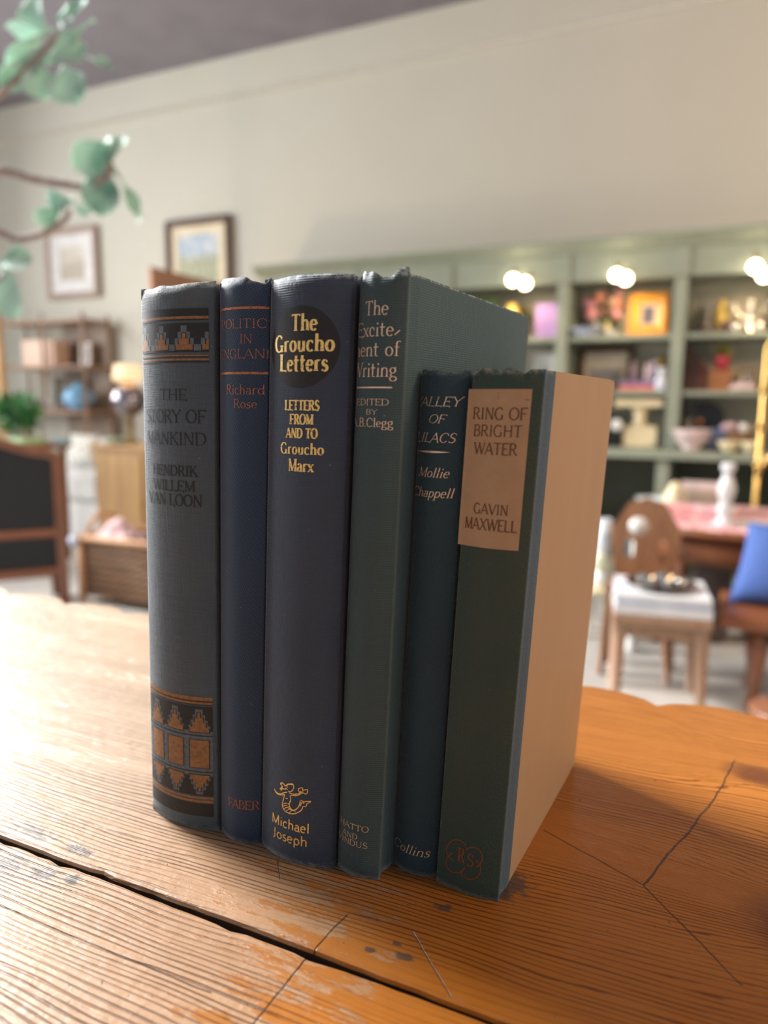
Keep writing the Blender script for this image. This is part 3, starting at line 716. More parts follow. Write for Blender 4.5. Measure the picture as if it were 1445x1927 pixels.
# the publisher's mermaid, in gilt line
def line(bk, pts, wpx, mat, closed=False):
    P = [bk.uh(*p) for p in pts]; k = abs(bk.uh(560, 1500)[0]-bk.uh(570, 1500)[0])/10
    # smooth the path
    Qp = []
    for i in range(len(P)-1):
        p0 = P[max(0, i-1)]; p1, p2 = P[i], P[i+1]; p3 = P[min(len(P)-1, i+2)]
        for q in range(5):
            t = q/5; Qp.append(tuple(0.5*((2*p1[a])+(p2[a]-p0[a])*t+(2*p0[a]-5*p1[a]+4*p2[a]-p3[a])*t*t+(3*p1[a]-p0[a]-3*p2[a]+p3[a])*t**3) for a in (0, 1)))
    Qp.append(P[-1]); bk.put(stroke(Qp, lambda dx, dy, t: wpx*k, '', 0, 0), mat, 0.00016)
def mm(*v): return [(250+v[i]/3.074, 1260+v[i+1]/3.074) for i in range(0, len(v), 2)]
for w_, pts in ((1.5, mm(905,662, 925,660, 932,680, 922,700, 905,705, 893,690)), (2.4, mm(925,664, 900,662, 885,672, 868,656, 856,660, 866,676, 852,690)), (1.8, mm(898,676, 884,690, 866,688, 858,700)),
                (1.8, mm(820,688, 830,705, 850,718, 875,712, 893,708)), (1.8, mm(822,694, 835,716, 860,724, 878,722)), (1.8, mm(905,712, 935,720, 960,716, 975,702)), (1.6, mm(915,726, 950,728, 980,712)),
                (1.6, mm(958,690, 980,682, 985,696, 1012,694, 1004,718, 984,712, 962,704, 958,690)), (1.2, mm(984,684, 984,712)), (1.8, mm(880,722, 872,750, 866,785, 880,815, 910,832, 945,830, 975,812, 985,790)),
                (1.8, mm(910,728, 915,752, 906,775, 912,800, 930,812, 952,802, 966,778, 968,760)), (1.6, mm(968,790, 980,768, 1005,762, 1030,762, 1008,776, 1000,792, 985,790)), (1.6, mm(972,755, 985,762, 990,775)),
                (1.3, mm(868,778, 885,772, 908,778)), (1.2, mm(868,792, 884,784, 904,794)), (1.2, mm(876,806, 892,796, 914,806)), (1.2, mm(888,818, 906,806, 926,816)), (1.2, mm(906,828, 922,814, 942,820)), (1.2, mm(886,742, 890,746, 896,742))):
    line(b, pts, w_, m_gold)
b.finish()

# 4 - The Excitement of Writing
c4 = cloth('faded green blue ribbed cloth', (0.032, 0.066, 0.078), (0.062, 0.110, 0.126), 'rib', (0.046, 0.066, 0.056), (0.40, 0.48, 0.50), h=0.2196)
c4b = cloth('blue green ribbed board cloth', (0.056, 0.112, 0.134), (0.092, 0.165, 0.190), 'rib', None, (0.45, 0.50, 0.50), h=0.2196, dark=(0.06, 0.098, 0.11), ew=0.0010)
b = Book('book', 'slim tall teal book with crumpled spine head, its side board showing above shorter neighbours', -0.1251, 0.2284, -2.2, 0.0180, 0.0180, 0.139, 0.2196, 0.043, 0.0034, c4, c4b,
         top=((0, -0.0010), (0.10, 0.0013), (0.24, 0.0006), (0.30, 0.0008), (0.55, -0.0012), (0.68, -0.0013), (0.85, 0.0010), (0.96, 0.0018), (1, 0.0014)))
for a in (('The', 688, 731, 592.5, 27), ('Excite-', 674, 753, 632.5, 27), ('ment of', 661, 752, 670, 27), ('Writing', 664, 747, 709, 27)): b.text(*a, 'light', m_pink)
b.rule(671, 738, 729, 3, m_pink)
for a in (('EDITED', 672, 732, 762.5, 12), ('BY', 689, 710, 780, 10), ('A.B.Clegg', 663, 740, 803.5, 17), ('CHATTO', 632, 694, 1560.5, 11), ('AND', 645, 673, 1575.5, 10), ('WINDUS', 632, 692, 1590.5, 11)): b.text(*a, 'roman', m_pink)
b.finish()

# 5 - Valley of Lilacs
c5 = cloth('dark teal cloth', (0.012, 0.040, 0.058), (0.028, 0.066, 0.086), 'grain', None, (0.14, 0.19, 0.20), h=0.1883)
b = Book('book', 'short dark teal book with pale italic lettering, between the two green-blue books', -0.1063, 0.2395, -2.2, 0.0180, 0.0180, 0.115, 0.1883, 0.047, 0.0036, c5,
         top=((0, 0.0008), (0.3, 0.0006), (0.6, -0.0004), (1, -0.0002)))
for a in (('VALLEY', 778, 867, 764.5, 18), ('OF', 806, 836, 796.5, 16.5), ('LILACS', 783, 856, 832.5, 18), ('Mollie', 788, 844, 898.5, 18), ('Chappell', 777, 852, 936, 18), ('Collins', 740, 808, 1608, 17)): b.text(*a, 'ital', m_pink)
b.rule(786, 848, 850.5, 4, m_pink, taper=True)
b.finish()

# 6 - Ring of Bright Water
c6 = cloth('faded green spine cloth', (0.026, 0.056, 0.045), (0.046, 0.084, 0.068), 'grain', (0.062, 0.062, 0.036), (0.25, 0.24, 0.19), h=0.1882, dark=(0.022, 0.044, 0.044))
m_tan = NT('tan paper over boards'); v = m_tan.coord('Object'); f = m_tan.noise(m_tan.scl(v, (40, 60, 14)), 1.0, 5, 0.6)
m_tan.set(m_tan.mix(f, (0.46, 0.295, 0.17), (0.55, 0.37, 0.225)), 0.55); m_tan.bump(m_tan.noise(v, 900, 2), 0.00005); m_tan = m_tan.m
m_lab = NT('tan paper label'); v = m_lab.coord('Object'); f = m_lab.noise(v, 160, 5, 0.7); sp_ = m_lab.smooth(m_lab.noise(v, 700, 2), 0.74, 0.77)
m_lab.set(m_lab.mix(m_lab.mul(sp_, 0.5), m_lab.mix(f, (0.36, 0.215, 0.115), (0.50, 0.32, 0.18)), (0.15, 0.08, 0.04)), 0.6); m_lab = m_lab.m
m_brown = ink('brown label print', (0.135, 0.052, 0.020)); m_red = foil('red brown blocking', (0.30, 0.085, 0.028), (0.06, 0.055, 0.04), 0.55, 0.2, 0.42)
m_strip = cloth('blue joint cloth', (0.042, 0.095, 0.150), (0.075, 0.140, 0.195), 'grain', None, (0.3, 0.33, 0.35), h=0.1882)
b = Book('book', 'short book with tan paper board and tan title label, rightmost in the row', -0.0874, 0.2364, -2.8, 0.0243, 0.0243, 0.1157, 0.1882, 0.051, 0.0022, c6, m_tan, cloth_t=0.0125,
         top=((0, 0.0004), (0.2, 0.0008), (0.4, 0.0001), (0.55, 0.0007), (0.68, -0.0004), (0.74, -0.0012), (0.80, 0.0002), (1, 0.0002)))
ul0, ul1 = b.uh(872, 880)[0], b.uh(989, 880)[0]; hl1, hl0 = b.uh(940, 732)[1], b.uh(920, 1032)[1]
lab_q, txt_q = [], []
nn_ = 24
for i in range(nn_):
    a, c = ul0+(ul1-ul0)*i/nn_, ul0+(ul1-ul0)*(i+1)/nn_
    for j in range(6): lab_q.append([(a, hl0+(hl1-hl0)*j/6), (c, hl0+(hl1-hl0)*j/6), (c, hl0+(hl1-hl0)*(j+1)/6), (a, hl0+(hl1-hl0)*(j+1)/6)])
def lab_text(txt, x0, x1, yb, cap):
    u0, u1 = b.uh(x0, yb)[0], b.uh(x1, yb)[0]; xm = (x0+x1)/2; h0 = b.uh(xm, yb)[1]; h1 = b.uh(xm, yb-cap)[1]
    txt_q.extend(text_quads(txt, u0, u1, h0, h1-h0, 'flare'))
for a in (('RING OF', 890, 992, 790, 23), ('BRIGHT', 891, 982, 822, 22), ('WATER', 892, 972.5, 856, 22.5), ('GAVIN', 891, 956, 968.5, 20), ('MAXWELL', 874.5, 972.5, 999, 22)): lab_text(*a)
txt_q.extend(stroke([b.uh(938, 737), b.uh(937.5, 752)], lambda *a: 0.00012, '', 0, 0)); txt_q.extend(stroke([b.uh(988, 752), b.uh(997, 753)], lambda *a: 0.0002, '', 0, 0))
def e6(X, Y): return b.uh(600+X/3.6125, 1450+Y/3.6125)
for (cx, cy, a0, a1) in ((938, 540, 20, 250), (1045, 590, -70, 130), (935, 625, 110, 330), (1033, 668, 190, 420)):
    b.put(stroke([e6(cx+68*math.cos(math.radians(a0+(a1-a0)*k/20)), cy-70*math.sin(math.radians(a0+(a1-a0)*k/20))) for k in range(21)], lambda *a: 0.00042, '', 0, 0), m_red, 0.00016)
for ch, x0, x1, yb, cap in (('R', 861, 874, 1622, 27), ('S', 878, 891, 1630, 24)): b.text(ch, x0, x1, yb, cap, 'roman', m_red)
b.finish()
ml = MB()
for quads, mi, lf in ((lab_q, 0, 0.00016), (txt_q, 1, 0.00022)):
    V = [b.lift_pt(p[0], p[1], lf) for q in quads for p in q]; ml.add(V, [tuple(range(4*i, 4*i+4)) for i in range(len(quads))], mi, True)
ml.build('paper_label', [m_lab, m_brown], b.root, local=True)
# the cloth strip along the joint of this book's boards is blue
for ch in b.root.children:
    if ch.name.startswith('board'): ch.data.materials[0] = m_strip
# ------------------------------------------------------------------ shared materials for the shop
sage = mk('sage green paint', (0.265, 0.30, 0.235), 0.5, var=0.07, sc=4)
sage_shade = mk('sage with recess shade', (0.105, 0.115, 0.085), 0.6, var=0.1, sc=4)  # sage darkened in its colour for the shade below the counter
cream_p = mk('cream back panel paint', (0.56, 0.53, 0.42), 0.6, var=0.05, sc=3)
white_c = mk('white glazed ceramic', (0.74, 0.74, 0.72), 0.25, var=0.04)
blue_w = mk('blue and white glaze', (0.52, 0.58, 0.74), 0.25, var=0.35, sc=60)
cream_c = mk('cream ceramic', (0.74, 0.64, 0.42), 0.35, var=0.08)
pink_c = mk('pale pink ceramic', (0.66, 0.50, 0.50), 0.3, var=0.1)
dark_w = wood('dark brown wood', (0.055, 0.026, 0.014), (0.10, 0.05, 0.028), 0.4, 'z')
mid_w = wood('mid brown wood', (0.17, 0.075, 0.034), (0.28, 0.13, 0.06), 0.42, 'z')
mid_wx = wood('mid brown wood along', (0.22, 0.085, 0.03), (0.36, 0.15, 0.055), 0.42, 'x')
pale_w = wood('pale turned wood', (0.27, 0.155, 0.095), (0.38, 0.235, 0.15), 0.5, 'z')
pine_w = wood('honey pine', (0.40, 0.22, 0.08), (0.58, 0.36, 0.15), 0.42, 'z')
redw = wood('red brown polished wood', (0.17, 0.055, 0.022), (0.30, 0.11, 0.045), 0.35, 'x')
redwz = wood('red brown polished upright', (0.15, 0.055, 0.028), (0.27, 0.11, 0.055), 0.35, 'z')
black_l = mk('black lacquer', (0.010, 0.009, 0.011), 0.2, var=0.1)
brass = mk('aged brass', (0.62, 0.42, 0.14), 0.28, 1.0, var=0.15)
silver = mk('tarnished silver', (0.62, 0.60, 0.55), 0.2, 1.0, var=0.12)
charcoal = mk('charcoal upholstery', (0.020, 0.021, 0.026), 0.85, var=0.2, sc=90, bump=0.0005)
paper = mk('page edges', (0.62, 0.57, 0.46), 0.8, var=0.1, sc=50, stretch=(1, 1, 20))
glassm = glass('clear glass', (0.95, 0.98, 0.97))
def solid(name, col, rough=0.6, **k): return mk(name, col, rough, **k)
def mpp(px, py, Y): p = at(px, py, Y); return float((p-CAM)@CF)/FPX
def X(px, Y, py=700): return float(at(px, py, Y)[0])
def Z(px, py, Y): return float(at(px, py, Y)[2])
def small_book(name, label, x0, x1, y0, y1, z0, z1, mat, cat='book', group=None, lie=False, rot=0.0, lean=0.0):
    """a book of the background: cover folded round a page block; standing with its spine to -y, or lying"""
    t = thing(name, label, cat, ((x0+x1)/2, (y0+y1)/2, z0), rot, group)
    if lean: t.rotation_euler = (0, lean, rot)
    w, d, h = (x1-x0)/2, (y1-y0)/2, z1-z0; c = MB(); e = min(0.003, w*0.3, h*0.3)
    if lie:
        c.box(-w, w, -d, d, 0, e).box(-w, w, -d, d, h-e, h).box(-w, w, -d, -d+e, e, h-e)
        p = MB().box(-w+0.003, w-0.003, -d+e, d-0.004, e, h-e)
    else:
        c.box(-w, -w+e, -d, d, 0, h).box(w-e, w, -d, d, 0, h).box(-w+e, w-e, -d, -d+e, 0, h)
        p = MB().box(-w+e, w-e, -d+e, d-0.004, 0.003, h-0.004)
    c.build('cover', mat, t, local=True, bevel=0.001); p.build('page_block', paper, t, local=True); return t
def picture(name, label, x0, x1, z0, z1, y, fmat, fw, mat_col, art, matw=0.05, depth=0.025, tilt=0.0, cat='picture'):
    """a framed picture facing -y: frame of four mitred sides, mount with a window, picture, backing"""
    t = thing(name, label, cat, ((x0+x1)/2, y, z0)); t.rotation_euler = (tilt, 0, 0)
    w, h = (x1-x0)/2, z1-z0; f = MB()
    def q(a, b): return [(-w+a, b, a), (w-a, b, a), (w-a, b, h-a), (-w+a, b, h-a)]
    rings = [q(0, 0.0), q(0, -depth), q(fw*0.35, -depth-0.006), q(fw*0.8, -depth+0.004), q(fw, -depth+0.010), q(fw, 0.0)]
    V = [p for r in rings for p in r]; F = []
    for r in range(len(rings)-1):
        for i in range(4): j = (i+1) % 4; F.append((r*4+i, r*4+j, r*4+4+j, r*4+4+i))
    F.append((0, 20, 21, 1)); F.append((1, 21, 22, 2)); F.append((2, 22, 23, 3)); F.append((3, 23, 20, 0))
    f.add(V, F).build('frame', fmat, t, local=True)
    a = fw*0.9
    m = MB(); b = a+matw; V = [(-w+a, -0.008, a), (w-a, -0.008, a), (w-a, -0.008, h-a), (-w+a, -0.008, h-a), (-w+b, -0.0075, b), (w-b, -0.0075, b), (w-b, -0.0075, h-b), (-w+b, -0.0075, h-b)]
    V += [(x_, -0.004, z_) for x_, y_, z_ in V]
    F = [(i, (i+1) % 4, 4+(i+1) % 4, 4+i) for i in range(4)] + [(8+i, 12+i, 12+(i+1) % 4, 8+(i+1) % 4) for i in range(4)] + [(4+i, 4+(i+1) % 4, 12+(i+1) % 4, 12+i) for i in range(4)] + [(i, 8+i, 8+(i+1) % 4, (i+1) % 4) for i in range(4)]
    m.add(V, F).build('mount', mat_col, t, local=True)
    MB().box(-w+a, w-a, -0.0038, -0.001, a, h-a).build('print', art, t, local=True)
    return t
def art_mat(name, sky, land, spots, h):
    t = NT(name); v = t.coord('Object'); o = t.xyz(v); n = t.noise(v, 14, 5, 0.6); n2 = t.noise(v, 40, 4)
    k = t.smooth(t.add(o[2], t.mul(t.sub(n, 0.5), 0.25*h)), h*0.45, h*0.6)
    c = t.mix(k, t.mix(t.smooth(n2, 0.35, 0.65), land, spots), t.mix(t.smooth(n, 0.45, 0.7), sky, (0.72, 0.70, 0.62)))
    t.set(c, 0.5); return t.m
def pillow(w, h, th, n=18):
    V = []; F = []; m = n+1
    for s in (1, -1):
        for i in range(m):
            for j in range(m):
                u, v = 2*i/n-1, 2*j/n-1
                k = (max(0, 1-abs(u)**2.4)*max(0, 1-abs(v)**2.4))**0.5
                pinch = 1-0.06*(abs(u*v))**0.0*(1-abs(u)**2)*abs(v)**3; pin2 = 1-0.06*(1-abs(v)**2)*abs(u)**3
                V.append((u*w/2*pin2, s*th/2*k, v*h/2*pinch))
    for s in range(2):
        b = s*m*m
        for i in range(n):
            for j in range(n):
                f = (b+i*m+j, b+(i+1)*m+j, b+(i+1)*m+j+1, b+i*m+j+1); F.append(f if s == 0 else f[::-1])
    return V, F
def vase(name, label, px, pb, pt, Y, zb, prof, mat, cat='vase', rim=None, part=None, seg=24, group=None):
    """a turned vessel from a profile in fractions of its pixel height"""
    x = X(px, Y, pb); k = mpp(px, pb, Y); h = (pb-pt)*k
    m = MB().lathe([(r*h, z*h) for r, z in prof], (x, Y, zb), seg)
    return tag(m.build(name, mat), label, cat, group)
BOWL = [(0.25, 0), (0.45, 0.02), (0.75, 0.3), (1.0, 0.75), (1.05, 1.0), (0.98, 0.98), (0.7, 0.4), (0.05, 0.2)]
JAR = [(0.2, 0), (0.34, 0.06), (0.42, 0.35), (0.34, 0.68), (0.17, 0.82), (0.2, 1.0), (0.13, 0.98), (0.1, 0.8)]

# ------------------------------------------------------------------ the sage shelving against the back wall
YS = 4.6; S1, S2, S3 = 1.476, 1.152, 0.816; CT = 2.0
ux = [-3.08, -2.40, -1.71, -0.962, -0.300, 0.42, 1.10]
unit = thing('shelving_unit', 'sage green built-in shelving with cornice and lit bays along the back wall', 'shelves', (-1.0, 4.8, 0.0))
MB().box(ux[0]-0.04, ux[-1]+0.04, 4.965, 4.995, 0.0, 1.9).build('back_panel', cream_p, unit)
for i, x in enumerate(ux): MB().box(x-0.035, x+0.035, YS, 4.964, S3, 1.79).build('upright', sage, unit, bevel=0.004)
MB().box(ux[0]-0.035, ux[-1]+0.035, YS-0.004, YS+0.03, 1.79, 1.955).build('frieze', sage, unit, bevel=0.003)
for x in ux: MB().box(x-0.042, x+0.042, YS-0.016, YS-0.0045, 1.79, 1.95).build('frieze_block', sage, unit, bevel=0.003)
MB().prism([(YS-0.005, 1.955), (YS-0.02, 1.955), (YS-0.025, 1.97), (YS-0.06, 1.995), (YS-0.075, 2.005), (YS-0.075, 2.028), (4.99, 2.028), (4.99, 1.955)], 'x', ux[0]-0.09, ux[-1]+0.09).build('cornice', sage, unit)
MB().box(ux[0]-0.035, ux[-1]+0.035, YS+0.031, 4.964, 1.80, 1.82).build('bay_top', sage, unit)
for i in range(len(ux)-1):
    for z, nm in ((S1, 'shelf'), (S2, 'shelf')):
        if i == 2 and nm == 'shelf': pass
        MB().box(ux[i]+0.036, ux[i+1]-0.036, YS+0.012, 4.964, z-0.028, z).build(nm, sage, unit, bevel=0.003)
YL = 4.38; lu = [x-0.02 for x in ux]
MB().box(ux[0]-0.05, ux[-1]+0.05, YL, 4.964, S3-0.04, S3-0.0004).build('counter', sage, unit)
for x in lu: MB().box(x-0.034, x+0.034, YL+0.01, 4.929, 0.0, S3-0.041).build('lower_upright', sage, unit, bevel=0.003)
MB().box(ux[0]-0.05, ux[-1]+0.05, YL-0.03, YL-0.001, S3-0.045, S3).build('counter_nosing', sage, unit, bevel=0.006)
for i in range(len(ux)-1):
    pass
    MB().box(lu[i]+0.036, lu[i+1]-0.036, 4.93, 4.963, 0.0, S3-0.042).build('lower_back', sage_shade, unit)
    MB().box(lu[i]+0.036, lu[i+1]-0.036, YL+0.03, 4.929, 0.06, 0.09).build('lower_shelf', sage, unit)
MB().box(ux[0]-0.03, ux[-1]+0.03, YL+0.04, YL+0.06, 0.0, 0.055).build('plinth', sage, unit)
S1 += 0.0006; S2 += 0.0006; S3 += 0.0006
# bay lamps: a pair of frosted globes under the top of each bay
bulb_m = emit('lit lamp globe', (1.0, 0.82, 0.55), 15.0)
for (pxs, lab) in ((((965, 527), (988, 533)), 'left'), (((1160, 518), (1177, 524)), 'middle'), (((1421, 502), (1438, 518)), 'right')):
    for k, (px, py) in enumerate(pxs):
        Y = 4.55 - 0.062*k; p = at(px, py, Y)
        t = thing('bay_lamp', {'left': 'lit warm globe lamp in the bay above the lilac books', 'middle': 'lit warm globe lamp in the bay above the coral flowers', 'right': 'lit warm globe lamp at the right edge'}[lab] + (', left one of its pair' if k == 0 else ', right one of its pair'), 'lamp', p, group='lamps of the shelving bays')
        MB().ball(p, 0.034).build('globe', bulb_m, t)
        MB().tube([(p[0], p[1]+0.02, p[2]+0.01), (p[0], p[1]+0.03, p[2]+0.035), (p[0], 4.58, p[2]+0.05), (p[0], 4.5955, p[2]+0.05)], [0.016, 0.010, 0.010, 0.02], 12).build('fitting', brass, t)
        if k == 1:
            l = bpy.data.lights.new('bay_lamp_light', 'SPOT'); l.spot_size = math.radians(125); l.spot_blend = 0.6; l.energy = 5; l.color = (1.0, 0.74, 0.42); l.shadow_soft_size = 0.03
            lo_ = bpy.data.objects.new('bay_lamp_light', l); COL.objects.link(lo_); lo_.parent = t; lo_.location = (0.0, 0.03, -0.06); lo_.rotation_euler = (math.radians(38), 0, 0)

# ---- left bay, top shelf
Y = 4.72; lil = solid('lilac book cloth', (0.40, 0.25, 0.60), 0.6, var=0.12, sc=30)
for k in range(5):
    a, b_ = X(1004+8.6*k, Y), X(1004+8.6*(k+1)-0.8, Y)
    small_book('lilac_book', 'lilac-spined volume in the row under the left pair of globe lamps', a, b_, Y, Y+0.15, S1, S1+0.215, lil, group='lilac books on the top shelf')
t = thing('potted_topiary', 'olive green ball plant in a pot left of the lilac books', 'plant', (X(975, 4.86), 4.86, S1))
px_ = X(975, 4.86)
MB().lathe([(0.03, 0), (0.045, 0.07), (0.05, 0.075), (0.04, 0.07)], (px_, 4.86, S1)).build('pot', cream_c, t)
def leaf_ball(c, r, n, seed, size):
    rnd = random.Random(seed); m = MB()
    for _ in range(n):
        d = Vector((rnd.gauss(0, 1), rnd.gauss(0, 1), rnd.gauss(0, 1))).normalized(); rr = r*rnd.uniform(0.35, 1.0); p = Vector(c)+d*rr
        a = Vector((rnd.gauss(0, 1), rnd.gauss(0, 1), rnd.gauss(0, 1))).normalized(); b2 = d.cross(a).normalized(); s_ = size*rnd.uniform(0.6, 1.2)
        u_ = (d*0.6+a*0.6).normalized()
        V = [p, p+u_*s_*0.5+b2*s_*0.28+d*s_*0.06, p+u_*s_, p+u_*s_*0.5-b2*s_*0.28+d*s_*0.06]
        m.add(V, [(0, 1, 2, 3)])
    return m
leaf_ball((px_, 4.86, S1+0.14), 0.075, 260, 3, 0.035).build('foliage', solid('olive leaves', (0.13, 0.12, 0.03), 0.6, var=0.4), t)
t = thing('trailing_plant', 'small bright green plant at the far left of the lit top shelf', 'plant', (X(912, 4.75), 4.75, S1))
MB().lathe([(0.035, 0), (0.05, 0.09), (0.055, 0.095), (0.045, 0.09)], (X(912, 4.75), 4.75, S1)).build('pot', white_c, t)
leaf_ball((X(912, 4.75), 4.75, S1+0.17), 0.09, 200, 5, 0.05).build('foliage', solid('bright leaves', (0.15, 0.33, 0.05), 0.5, var=0.4), t)
tag(MB().lathe([(0.03, 0), (0.045, 0.02), (0.02, 0.05), (0.05, 0.10), (0.055, 0.16), (0.03, 0.2), (0.035, 0.215), (0.025, 0.21)], (X(958, 4.68), 4.68, S1)).build('brass_urn', mk('yellow brass glaze', (0.62, 0.42, 0.10), 0.35, 0.3)), 'yellow brass-coloured urn behind the tall teal book, below the left lamps', 'urn')
picture('framed_print', 'small white framed print on the shelf below the lilac books', X(1003, 4.85), X(1046, 4.85), S2+0.001, S2+0.24, 4.85, white_c, 0.02, solid('white mount', (0.7, 0.7, 0.68)), art_mat('grey print', (0.5, 0.5, 0.46), (0.25, 0.24, 0.2), (0.4, 0.38, 0.33), 0.24), 0.035, tilt=-0.06)

# ---- middle bay, top shelf
t = thing('flower_vase', 'grey vase of coral and pink flowers beside the orange frame', 'flowers', (X(1117, 4.83), 4.83, S1))
vx = X(1117, 4.83); MB().lathe([(0.03, 0), (0.042, 0.02), (0.048, 0.07), (0.036, 0.11), (0.045, 0.125), (0.036, 0.12)], (vx, 4.83, S1)).build('vase', mk('grey stoneware', (0.34, 0.35, 0.33), 0.35), t)
leaf_ball((vx+0.03, 4.83, S1+0.16), 0.07, 130, 9, 0.05).build('foliage', solid('dull leaves', (0.10, 0.12, 0.05), 0.6, var=0.4), t)
rnd = random.Random(4); corals = [solid('coral petals', (0.86, 0.33, 0.22), 0.6, var=0.2, sc=40), solid('pink petals', (0.82, 0.36, 0.42), 0.6, var=0.2, sc=40), solid('peach petals', (0.9, 0.50, 0.36), 0.6, var=0.2, sc=40)]
for k in range(26):
    bx, bz = vx-0.06+0.21*rnd.random(), S1+0.125+0.145*rnd.random(); by = 4.76+0.11*rnd.random(); m = MB(); r = rnd.uniform(0.020, 0.032)
    for q in range(7):
        a = 2*PI*q/7; m.ball((bx+r*0.55*math.cos(a), by-r*0.2+r*0.3*math.sin(2*a), bz+r*0.55*math.sin(a)), r*0.5, r*0.4, r*0.5, seg=8, rings=6)
    m.ball((bx, by-r*0.3, bz), r*0.55, seg=8, rings=6)
    m.build('bloom', corals[k % 3] if bx > vx-0.02 else corals[1], t)
vase('bottle', 'little pale yellow bottle between the flowers and the orange frame', 1143, 618, 588, 4.71, S1, [(0.2, 0), (0.22, 0.5), (0.08, 0.7), (0.08, 0.95), (0.11, 1.0), (0.06, 0.99)], mk('pale yellow glass', (0.62, 0.55, 0.25), 0.2), 'bottle')
for k in range(3):
    tag(MB().lathe([(0.05, 0), (0.09, 0.004), (0.135-0.006*k, 0.018), (0.13-0.006*k, 0.018), (0.08, 0.008), (0.01, 0.007)], (X(1104, 4.755), 4.755, S1+0.001)).build('platter', blue_w), 'x', 'plate') if False else None
bxp = X(1118, 4.665)
tag(MB().lathe([(0.03, 0), (0.04, 0.012), (0.085, 0.05), (0.105, 0.056), (0.10, 0.05), (0.06, 0.025), (0.01, 0.016)], (bxp-0.02, 4.66+0.06, S1)).build('plate_on_foot', blue_w), 'blue and white footed plate at the foot of the coral flowers', 'plate') if False else None
tag(MB().lathe([(0.045, 0), (0.05, 0.006), (0.10, 0.045), (0.105, 0.048), (0.098, 0.045), (0.05, 0.012), (0.005, 0.01)], (X(1100, 4.64), 4.66, S1)).build('bowl', blue_w), 'blue and white shallow bowl on the shelf below the coral flowers', 'bowl')
tag(MB().lathe([(0.02, 0), (0.03, 0.004), (0.045, 0.03), (0.046, 0.032), (0.041, 0.028), (0.02, 0.008), (0.003, 0.007)], (X(1146, 4.64), 4.66, S1)).build('cup', white_c), 'little white cup right of the blue and white bowl', 'cup')
orange = mk('orange lacquer frame', (0.80, 0.33, 0.03), 0.35, var=0.12, sc=25)
picture('photo_frame', 'bright orange picture frame right of the coral flowers', X(1178, 4.78), X(1249, 4.78), S1+0.001, S1+0.255, 4.78, orange, 0.062, solid('pale mount', (0.70, 0.66, 0.60)), solid('tiny dark portrait', (0.10, 0.10, 0.14), var=0.5, sc=60), 0.018, 0.03, tilt=-0.14, cat='frame')

# ---- middle bay, second shelf
picture('dark_framed_print', 'large dark wood framed print behind the short tan book, second shelf', X(1090, 4.88), X(1190, 4.88), S2+0.001, S2+0.275, 4.88, dark_w, 0.032, solid('ivory mount', (0.62, 0.56, 0.44)), art_mat('faded scene', (0.60, 0.55, 0.45), (0.35, 0.30, 0.22), (0.30, 0.34, 0.44), 0.28), 0.03, tilt=-0.08)
tag(MB().ball((X(1098, 4.72), 4.72, S2+0.03), 0.032, 0.032, 0.03).build('blue_ornament', mk('cobalt glaze', (0.05, 0.08, 0.28), 0.2)), 'small cobalt blue ornament in front of the dark framed print', 'ornament')
purp = solid('violet book cloth', (0.19, 0.13, 0.27), 0.6, var=0.2); corl = solid('coral book cloth', (0.62, 0.18, 0.15), 0.6, var=0.15)
xa, xb = X(1166, 4.68), X(1236, 4.68)
small_book('lying_book', 'coral red book lying under a violet book on the second shelf', xa, xb, 4.66, 4.83, S2, S2+0.03, corl, lie=True)
small_book('lying_book', 'violet book lying on top of the coral red book', xa+0.006, xb-0.008, 4.665, 4.825, S2+0.0305, S2+0.058, purp, lie=True)
FIG = [(0.16, 0), (0.2, 0.08), (0.1, 0.2), (0.17, 0.38), (0.22, 0.52), (0.09, 0.66), (0.15, 0.8), (0.12, 0.94), (0.03, 1.0)]
for px, pb, pt, c_, lab in ((1193, 715, 678, mk('dusky mauve glaze', (0.30, 0.20, 0.22), 0.4), 'dusky mauve figurine standing left of the pink one on the violet book'), (1217, 715, 682, pink_c, 'pale pink figurine standing in the middle of the violet book'), (1229, 715, 676, mk('soft lilac glaze', (0.52, 0.42, 0.50), 0.3), 'soft lilac figurine at the right end of the violet book')):
    vase('figurine', lab, px, pb, pt, 4.735, S2+0.0585, FIG, c_, 'figurine')
vase('small_vase', 'blue-white little vase standing beside the violet and coral books', 1243, 733, 690, 4.645, S2, [(0.18, 0), (0.24, 0.1), (0.26, 0.35), (0.17, 0.62), (0.12, 0.75), (0.2, 1.0), (0.15, 0.98), (0.1, 0.7)], mk('icy white glaze', (0.62, 0.68, 0.80), 0.2))
t = thing('gilt_orb', 'gilt ball ornament on a thin stand behind the blue-white vase', 'ornament', (X(1244, 4.84), 4.84, S2))
ox = X(1244, 4.84); MB().lathe([(0.035, 0), (0.035, 0.01), (0.008, 0.02), (0.008, 0.13)], (ox, 4.84, S2)).build('stand', brass, t)
MB().ball((ox, 4.84, S2+0.17), 0.042).build('orb', mk('dull gilt', (0.52, 0.32, 0.10), 0.4, 0.5), t)

